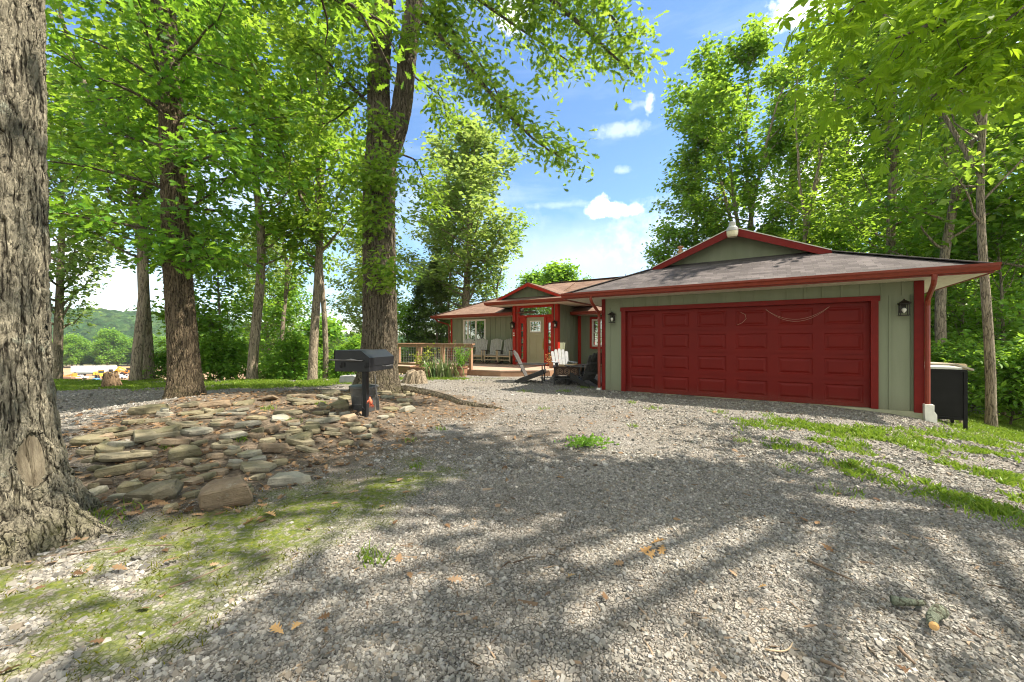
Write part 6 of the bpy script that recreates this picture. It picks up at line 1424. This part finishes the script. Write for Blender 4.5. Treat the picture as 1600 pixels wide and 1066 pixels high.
def build_grill():
    blk = nmat('black grill enamel', (.011, .012, .014), (.017, .018, .021), 3, .38, .05, 60, .002, .35); steel = nmat('worn steel', (.09, .09, .09), (.16, .155, .15), 8, .45, .2, metal=.6)
    p = gp(571, 651); t = thing('pedestal_grill', 'black box-shaped park grill with a chamfered lid on a single square post', 'grill', p, R(-10))
    kz = p.y / 7.23; zb = CZ - (581 - 533) / FPX * (p.y - .42 * kz) - p.z; zt = CZ - (548 - 533) / FPX * (p.y - .3 * kz) - p.z
    # local x = end width (right = front), y = length
    hw, hl = .325 * kz, .435 * kz; zc = zb + (zt - zb) * .66
    prof = [(-hw, zb), (hw, zb), (hw, zc), (hw - .14, zt), (-hw, zt)]
    m = MB(); m.prism(prof, 'y', -hl, hl); m.build('box', blk, t, bevel=.006)
    ld = MB(); ld.prism([(-hw - .004, zc - .02), (-hw - .004, zt + .006), (hw - .138, zt + .006), (hw + .006, zc + .002), (hw + .006, zc - .12), (hw + .001, zc - .12), (hw + .001, zc - .001), (hw - .141, zt + .001), (-hw - .001, zt + .001), (-hw - .001, zc - .02)], 'y', -hl - .006, hl + .006); ld.build('lid', blk, t)
    pm = MB(); pm.box(-.038, .038, -.038, .038, -.1, zb); pm.build('post', blk, t, bevel=.004)
    hd = MB(); hd.tube([(-hw - .06, -hl - .035, zc - .03), (hw - .1, -hl - .035, zc - .04)], .008, 8); hd.tube([(-.08, -hl - .035, zc - .033), (.02, -hl - .05, zc - .03), (.12, -hl - .035, zc - .037)], [.008, .02, .008], 8)
    for x in (-.22, .18): hd.tube([(x, -hl, zc - .035), (x, -hl - .035, zc - .035)], .007, 6)
    hd.build('side_handle', steel, t)
    for x in (-.14, .26):
        sl = MB(); sl.box(x - .03, x + .03, -hl - .012, -hl, zb + .07, zb + .14); sl.box(x - .045, x - .03, -hl - .02, -hl, zb + .06, zb + .10); sl.build('vent_bracket', nmat('dull black', (.006, .006, .006), (.01, .01, .01), 5, .7, 0), t)
    fh = MB(); fh.tube([(hw, .02, zb + .07), (hw + .05, .02, zb + .065), (hw + .05, .26, zb + .065), (hw, .26, zb + .07)], .009, 8); fh.build('front_handle', steel, t)
    # ash bucket
    q = gp(573, 650); galv = nmat('dull galvanised steel', (.08, .082, .085), (.15, .15, .15), 5, .42, .15, 30, .004, metal=.6); rust = None
    b = thing('ash_bucket', 'dark galvanised metal bucket with a lid standing behind the grill post', 'bucket', (q.x - .17, q.y + .34, g1(q.x, q.y + .34)))
    m = MB(); m.lathe([(.185, 0), (.19, .02), (.2, .14), (.206, .15), (.204, .16), (.215, .30), (.221, .31), (.219, .32), (.232, .44), (.24, .445), (.24, .46)], 32); m.build('pail', galv, b, smooth=False)
    l = MB(); l.lathe([(.252, .455), (.252, .48), (.235, .49), (.08, .51), (.02, .515)], 32); l.lathe([(.02, .51), (.03, .54), (.02, .55)], 12); l.build('lid', galv, b)
    for sx in (-1, 1): h = MB(); h.tube([(sx * .22, -.05, .34), (sx * .265, -.05, .33), (sx * .265, .05, .33), (sx * .22, .05, .34)], .008, 6); h.build('handle', galv, b)
    b.scale = (.94, .94, .90)
    # tools hanging from the box
    Zt = gp(571, 651).y - .14
    a = P(586, 584, Zt); t2 = thing('fire_shovel', 'long handled fire tool hanging below the grill at the right of the post', 'fire tool', a)
    m = MB(); m.tube([(0, 0, 0), (.01, 0, -.2), (.035, 0, -.38)], [.008, .009, .010], 8); m.build('handle', steel, t2); m = MB(); m.prism([(.01, -.36), (.055, -.36), (.07, -.56), (.02, -.56)], 'y', -.006, .006); m.build('blade', steel, t2)
    a = P(563, 584, Zt - .1); t3 = thing('fire_poker', 'black poker hanging below the grill at the left of the post', 'fire tool', a); m = MB(); m.tube([(0, .1, 0), (-.005, .1, -.3), (-.012, .1, -.52), (.03, .1, -.56)], [.008, .009, .009, .006], 8); m.build('rod', blk, t3)
    a = P(578, 624, Zt); t4 = thing('orange_glove', 'crumpled orange red mitt hanging beside the grill post', 'glove', a, R(20))
    t4.scale = (.62, .62, .62); cor = nmat('orange red cloth', (.62, .12, .06), (.72, .2, .11), 8, .8, .4, 40, .006); m = MB()
    m.tube([(0, 0, .06), (.0, 0, .0), (.012, -.005, -.05), (.02, 0, -.10), (.03, 0, -.15)], [.012, .035, .05, .045, .02], 10); m.build('palm', cor, t4, smooth=True)
    for i, (dx, l) in enumerate(((-.02, .07), (.01, .085), (.04, .08), (.06, .06))): m = MB(); m.tube([(.01 + dx * .6, 0, -.12), (.02 + dx, -.01, -.16), (.02 + dx * 1.3, .005, -.14 - l)], [.014, .013, .007], 7); m.build('finger', cor, t4, smooth=True)
    m = MB(); m.tube([(-.03, -.01, -.02), (-.06, -.015, -.06), (-.07, 0, -.1)], [.014, .013, .008], 7); m.build('thumb', cor, t4, smooth=True)

def build_bin():
    blk = nmat('black sheet steel', (.006, .006, .006), (.011, .011, .011), 4, .45, .06, 30, .003, .2); top = plain('pale bin top', (.55, .56, .53), .5); wd = nmat('pale planks', (.42, .33, .21), (.5, .42, .3), 4, .75, .25, 30, .008, stretch=(.5, 6, 6))
    q = gp(1512, 674); rz = math.atan2(UY, UX); W, Dp, z0, z1 = .86, .75, .14, .14 + 1.0
    o = Vector((q.x - W * math.cos(rz), q.y - W * math.sin(rz), q.z)); t = thing('metal_bin', 'black steel framed bin on legs standing at the right side of the garage', 'bin', o, rz)
    z1 = CZ - (578 - 533) / FPX * q.y - q.z; z0 = CZ - (658 - 533) / FPX * q.y - q.z
    m = MB(); m.box(.03, W - .03, .02, .035, z0 + .05, z1 - .04); m.box(.03, W - .03, Dp - .035, Dp - .02, z0 + .05, z1 - .04); m.box(.02, .035, .035, Dp - .035, z0 + .05, z1 - .04); m.box(W - .035, W - .02, .035, Dp - .035, z0 + .05, z1 - .04); m.box(.035, W - .035, .035, Dp - .035, z0 + .05, z0 + .07); m.build('panel', blk, t)
    for ya, yb in ((0, .045), (Dp - .045, Dp)):
        for za, zb_ in ((z1 - .05, z1), (z0, z0 + .05)): f = MB(); f.box(0, W, ya, yb, za, zb_); f.build('rail', blk, t, bevel=.003)
    for xa in (0, W - .045): f = MB(); f.box(xa, xa + .045, .045, Dp - .045, z1 - .05, z1); f.build('rail', blk, t, bevel=.003)
    for x in (0, W - .05):
        for y in (-.004, Dp - .05): l = MB(); l.box(x + (.002 if x == 0 else -.002), x + .05, y, y + .05, -.05, z1 - .052); l.build('leg', blk, t)
    l = MB(); l.box(.4, .46, .3, .36, -.1, z0); l.build('leg', blk, t)
    c = MB(); c.box(-.02, W - .08, -.02, Dp * .9, z1 + .001, z1 + .045); c.build('top_panel', top, t, bevel=.004)
    o2 = H(5.85, 1.9, -.72); t2 = thing('plank_crate', 'pale plank box behind the black bin, only its top showing', 'crate', o2, R(-8))
    m = MB()
    for k in range(5): m.box(0, 1.15, 0, .025, .75 + k * .16, .75 + k * .16 + .145)
    m.box(.0, .025, .026, .9, .75, 1.55); m.box(1.125, 1.15, .026, .9, .75, 1.55)
    m.build('side', wd, t2); m = MB(); m.prism([(-.05, 1.56), (.9, 1.56), (1.25, 1.44), (1.25, 1.40), (.9, 1.52), (-.05, 1.52)], 'y', -.04, .95); m.build('lid', nmat('pale lid', (.36, .31, .23), (.45, .40, .31), 4, .7, .2), t2)
    for x in (.03, 1.06):
        for y in (.03, .82): l = MB(); l.box(x, x + .06, y, y + .06, -.5, .75); l.build('leg', wd, t2)

def build_far():
    wh = plain('white truck paint', (.75, .77, .80), .4); yl = plain('yellow machine paint', (.72, .42, .03), .45); orx = plain('orange machine paint', (.72, .26, .03), .45); tyre = plain('tyre rubber', (.03, .03, .03), .8); dg = plain('dark glass', (.03, .035, .04), .15); bl = plain('blue tarp', (.08, .22, .5), .5); gy = plain('grey siding', (.36, .4, .45), .6); rfm = plain('light grey roof', (.5, .5, .5), .7); tank = plain('pale blue tank', (.45, .6, .68), .4)
    def loc(px, Z, rz=0):
        x = (px - 800) / FPX * Z; return (x, Z, g1(x, Z))
    def wheels(t, xs, ys, r, w=.3):
        for x in xs:
            for y in ys: m = MB(); m.tube([(x, y - w / 2, r), (x, y + w / 2, r)], r, 14); m.build('wheel', tyre, t)
    Z = 205
    t = thing('semi_trailer', 'long white box trailer parked at the back of the sand field', 'trailer', loc(148, Z), R(6))
    m = MB(); m.box(-10, 9.5, -1.3, 1.3, 1.15, 4.3); m.build('box', wh, t, bevel=.05); wheels(t, (-8.2, -7, 6.5), (-1.1, 1.1), .52); m = MB(); m.box(-9, 8, -.9, .9, .85, 1.149); m.build('chassis', tyre, t)
    t = thing('tanker', 'pale blue tank lying in front of the white trailer', 'tank', loc(137, Z - 9), R(10)); m = MB(); m.tube([(-4.5, 0, 1.9), (-4.2, 0, 1.9), (4.2, 0, 1.9), (4.5, 0, 1.9)], [.6, 1.0, 1.0, .6], 18); m.build('barrel', tank, t, smooth=True); m = MB(); m.box(-3.5, 3.5, -.6, .6, .7, 1.0); m.build('chassis', tyre, t); wheels(t, (-3, -1.8, 3), (-.8, .8), .45)
    def pickup(label, px, Z, rz):
        t = thing('pickup_truck', label, 'truck', loc(px, Z), R(rz)); m = MB(); m.prism([(-2.7, .55), (2.7, .55), (2.75, 1.05), (1.5, 1.2), (.8, 1.85), (-.8, 1.85), (-1.0, 1.2), (-2.7, 1.2)], 'y', -.95, .95); m.build('body', wh, t, bevel=.05)
        m = MB(); m.prism([(1.35, 1.2), (.78, 1.75), (-.72, 1.75), (-.88, 1.2)], 'y', -.965, .965); m.build('window', dg, t); wheels(t, (-1.7, 1.75), (-.85, .85), .42, .25); return t
    pickup('white pickup truck left of the trailer in the sand field', 124, 176, 205); pickup('white truck right of the yellow loader in the sand field', 186, 178, 10); pickup('white vehicle at the right end of the parked row', 206, 190, 170)
    def loader(label, px, Z, rz, mat):
        t = thing('wheel_loader', label, 'loader', loc(px, Z), R(rz)); m = MB(); m.box(-3.4, .2, -1.1, 1.1, 1.0, 2.3); m.box(.2, 2.2, -.7, .7, .9, 1.8); m.build('body', mat, t, bevel=.08)
        m = MB(); m.box(-1.6, .1, -.8, .8, 2.3, 3.6); m.build('cab', dg, t, bevel=.05); m = MB(); m.box(-1.7, .2, -.9, .9, 3.6, 3.75); m.build('cab_roof', mat, t); m = MB()
        for y in (-.6, .6): m.beam((.8, y, 1.8), (4.0, y, 2.4), .2, .4)
        m.build('arm', mat, t); m = MB(); m.prism([(3.6, 1.4), (5.0, 1.3), (5.1, 1.5), (4.2, 1.8), (4.2, 3.0), (3.9, 3.0)], 'y', -1.4, 1.4); m.build('bucket', mat, t); wheels(t, (-2.2, 1.5), (-1.15, 1.15), .8, .5)
    loader('yellow wheel loader with raised bucket in front of the white trailer', 157, 182, 150, yl); loader('orange loader partly hidden by the near grey oak', 97, 170, 20, orx); loader('orange machine right of the yellow loader at the field edge', 199, 200, 195, orx)
    t = thing('excavator', 'yellow excavator with raised boom right beside the wheel loader', 'excavator', loc(171, 190), R(20)); m = MB(); m.box(-1.8, 1.6, -1.2, 1.2, 1.1, 2.2); m.build('body', yl, t, bevel=.06); m = MB(); m.box(.2, 1.5, -1.1, 0, 2.2, 3.5); m.build('cab', dg, t); m = MB(); m.beam((1.2, .4, 1.8), (3.6, .4, 4.6), .4, .5); m.beam((3.6, .4, 4.6), (6.2, .4, 2.8), .35, .4); m.build('boom', yl, t); m = MB(); m.box(-2.1, 2.1, -1.5, -.9, 0, .9); m.box(-2.1, 2.1, .9, 1.5, 0, .9); m.build('track', tyre, t, bevel=.2); m = MB(); m.prism([(5.9, 2.9), (6.6, 2.7), (6.7, 2.0), (6.1, 1.8)], 'y', .0, .8); m.build('bucket', tyre, t)
    t = thing('flatbed', 'brown low flatbed with timber at the left of the sand field', 'trailer', loc(104, 166), R(5)); m = MB(); m.box(-4, 4, -1.2, 1.2, .9, 1.1); m.build('bed', plain('brown bed', (.2, .11, .06), .7), t); m = MB(); m.box(-3.6, 2.6, -1, 1, 1.101, 1.9); m.build('load', plain('brown load', (.26, .15, .09), .8), t, bevel=.1); wheels(t, (-2.6, -1.6, 2.6), (-1, 1), .45)
    x, y, z = loc(149, 168); m = MB(); m.prism([(-2.2, 0), (2.2, 0), (1.6, .5), (.2, 1.2), (-1.2, .6)], 'y', -1, 1); o = m.build('tarp_pile', bl, bevel=.15); o.location = (x, y, z); tag(o, 'blue tarp covered heap on the sand in front of the trailer', 'tarp')
    # small grey shed between the trunks
    x = (440 - 800) / FPX * 62; t = thing('shed', 'small blue grey gabled shed far off between the pale trunks', 'shed', (x, 62, -4.2), R(-30)); m = MB(); m.prism([(-1.2, 0), (1.2, 0), (1.2, 2.6), (0, 3.4), (-1.2, 2.6)], 'y', 0, 2.6); m.build('wall', gy, t); m = MB(); m.prism([(-1.4, 2.5), (0, 3.45), (1.4, 2.5), (1.4, 2.6), (0, 3.56), (-1.4, 2.6)], 'y', -.15, 2.75); m.build('roof', rfm, t); m = MB(); m.box(-.45, .45, -.02, .0, .8, 1.9); m.build('window', dg, t)

# ------------------------------------------------------------------ sky, sun, camera
SUN_EL, SUN_AZ = R(57), R(95)     # azimuth from +Y towards +X
def build_world():
    w = bpy.data.worlds.new('World'); SC.world = w; w.use_nodes = True; nt = w.node_tree; nt.nodes.clear(); n = N(nt)
    sky = n('ShaderNodeTexSky'); sky.sky_type = 'NISHITA'; sky.sun_disc = False; sky.sun_elevation = SUN_EL; sky.sun_rotation = SUN_AZ; sky.altitude = 300; sky.air_density = 1.0; sky.dust_density = .35; sky.ozone_density = 2.2
    d = n('ShaderNodeTexCoord').outputs['Generated']
    col = n('ShaderNodeHueSaturation', {'Saturation': 1.12, 'Value': .64, 'Color': sky.outputs[0]}).outputs[0]
    wn = n('ShaderNodeTexNoise', {'Scale': 26, 'Detail': 8.0, 'Roughness': .66}); n.link(d, wn.inputs['Vector'])
    def cloud(col, px, py, wx, wy, amp, dens, bright=6.2, soft_=.7):
        c = Vector(((px - 800) / FPX, 1, (533 - py) / FPX)).normalized()
        s = n('ShaderNodeVectorMath', operation='SUBTRACT'); n.link(d, s.inputs[0]); s.inputs[1].default_value = c
        m = n('ShaderNodeVectorMath', operation='MULTIPLY'); n.link(s.outputs[0], m.inputs[0]); k = FPX / c.y * 1.0
        m.inputs[1].default_value = (k / wx * c.y * 1.0, k / wx * .5, k / wy * c.y)
        L = n('ShaderNodeVectorMath', operation='LENGTH'); n.link(m.outputs[0], L.inputs[0])
        v = n.math('ADD', n.math('SUBTRACT', 1.0, L.outputs['Value']), n.math('MULTIPLY', n.math('SUBTRACT', wn.outputs[0], .5), amp))
        f = n.math('MULTIPLY', n.ramp(v, [(0.0, 0.0), (soft_, 1.0)]), dens)
        return n.mix(f, col, (bright, bright * .99, bright * .97))
    cirr = n.noise(n.scaled(d, (1.6, 1.6, 7)), 2.4, 7, .6, .6)
    col = n.mix(n.math('MULTIPLY', n.ramp(cirr, [(.50, 0.0), (.8, 1.0)]), .09), col, (6.0, 6.2, 6.4))
    for a in ((938, 323, 20, 16, 2.4, .9), (952, 327, 24, 12, 2.2, .9), (982, 329, 26, 8, 2.4, .55), (925, 331, 14, 7, 2.2, .5), (1014, 160, 8, 18, 2.6, .6), (1004, 163, 16, 6, 2.6, .15), (972, 202, 40, 10, 2.4, .22), (972, 267, 14, 7, 2.6, .2), (880, 320, 70, 6, 2.0, .12), (900, 405, 230, 66, .5, .45, 3.6, 1.0), (805, 18, 26, 22, 2.6, .8), (105, 415, 46, 40, 2.4, .6), (190, 450, 120, 40, 2, .4, 4.5), (700, 330, 140, 60, 1.4, .2, 4.6, 1.0), (1160, 350, 180, 60, 1.6, .4, 4.6, .8), (1260, 5, 34, 20, 2.6, .8), (1350, 250, 110, 60, 1.8, .6), (350, 300, 220, 100, 1.4, .3, 5.6, 1.0), (1560, 60, 70, 50, 2, .5)):
        col = cloud(col, *a)
    # unseen white cloud added as fill light, behind the camera and overhead
    sx = n('ShaderNodeSeparateXYZ'); n.link(d, sx.inputs[0])
    back = n.math('MULTIPLY', n.ramp(n.math('SUBTRACT', n.math('MULTIPLY', sx.outputs[2], .55), sx.outputs[1]), [(.0, 0.0), (.45, 1.0)]), n.ramp(sx.outputs[2], [(.0, .4), (.2, 1.0)]))
    cum = n.ramp(n.noise(n.scaled(d, (1, 1, 1.6)), 2.6, 7, .6, .3), [(.38, 0.0), (.52, 1.0)])
    col = n.mix(n.math('MULTIPLY', back, cum), col, (CLOUD_FILL, CLOUD_FILL * .975, CLOUD_FILL * .93))
    bg = n('ShaderNodeBackground', {'Color': col, 'Strength': .15}); o = n('ShaderNodeOutputWorld'); n.link(bg.outputs[0], o.inputs[0])
    L = bpy.data.lights.new('sun', 'SUN'); L.energy = SUN_E; L.angle = R(.53); L.color = (1.0, .91, .77); s = bpy.data.objects.new('sun', L); link(s)
    dirv = Vector((math.sin(SUN_AZ) * math.cos(SUN_EL), math.cos(SUN_AZ) * math.cos(SUN_EL), math.sin(SUN_EL)))
    s.rotation_euler = dirv.to_track_quat('Z', 'Y').to_euler(); s.location = (20, 0, 30)
SUN_E = 4.5
CLOUD_FILL = 5.4

def build_camera():
    c = bpy.data.cameras.new('camera'); c.lens = 14.0; c.sensor_width = 36.0; c.clip_start = .05; c.clip_end = 6000
    o = bpy.data.objects.new('camera', c); link(o); o.location = (0, 0, CZ); o.rotation_euler = (R(90), 0, 0); SC.camera = o
    SC.view_settings.view_transform = 'Standard'; SC.view_settings.look = 'None'; SC.view_settings.gamma = 1; SC.view_settings.exposure = EXPO
    SC.render.engine = 'CYCLES'; cy = SC.cycles
    cy.max_bounces = 8; cy.diffuse_bounces = 4; cy.glossy_bounces = 3; cy.transmission_bounces = 5; cy.transparent_max_bounces = 4; cy.sample_clamp_indirect = 8; cy.use_adaptive_sampling = True; cy.adaptive_threshold = .01
    cy.use_denoising = True; cy.denoising_input_passes = 'RGB_ALBEDO_NORMAL'; cy.denoising_prefilter = 'ACCURATE'; cy.filter_width = 1.1; cy.caustics_reflective = False; cy.caustics_refractive = False
    try: cy.denoiser = 'OPENIMAGEDENOISE'
    except Exception: pass
def build_haze():
    m, nt = new_mat('valley haze'); n = N(nt)
    v = n('ShaderNodeVolumePrincipled', {'Color': (.80, .87, .95, 1), 'Density': .00012, 'Anisotropy': .2}); o = n('ShaderNodeOutputMaterial'); n.link(v.outputs[0], o.inputs['Volume'])
    b = MB(); b.box(-1420, 1420, -90, 1450, -60, 78); q = b.build('haze', m); tag(q, 'thin pale haze softening the far hillside', 'haze', kind='stuff')
    SC.cycles.volume_bounces = 0; SC.cycles.volume_step_rate = 5
EXPO = 1.55

build_world(); build_camera(); build_ground(); build_gravel(); build_grass(); build_litter(); build_hills(); build_trees(); build_rocks(); build_house(); build_deck(); build_firepit(); build_plants(); build_grill(); build_bin(); build_far(); build_haze()
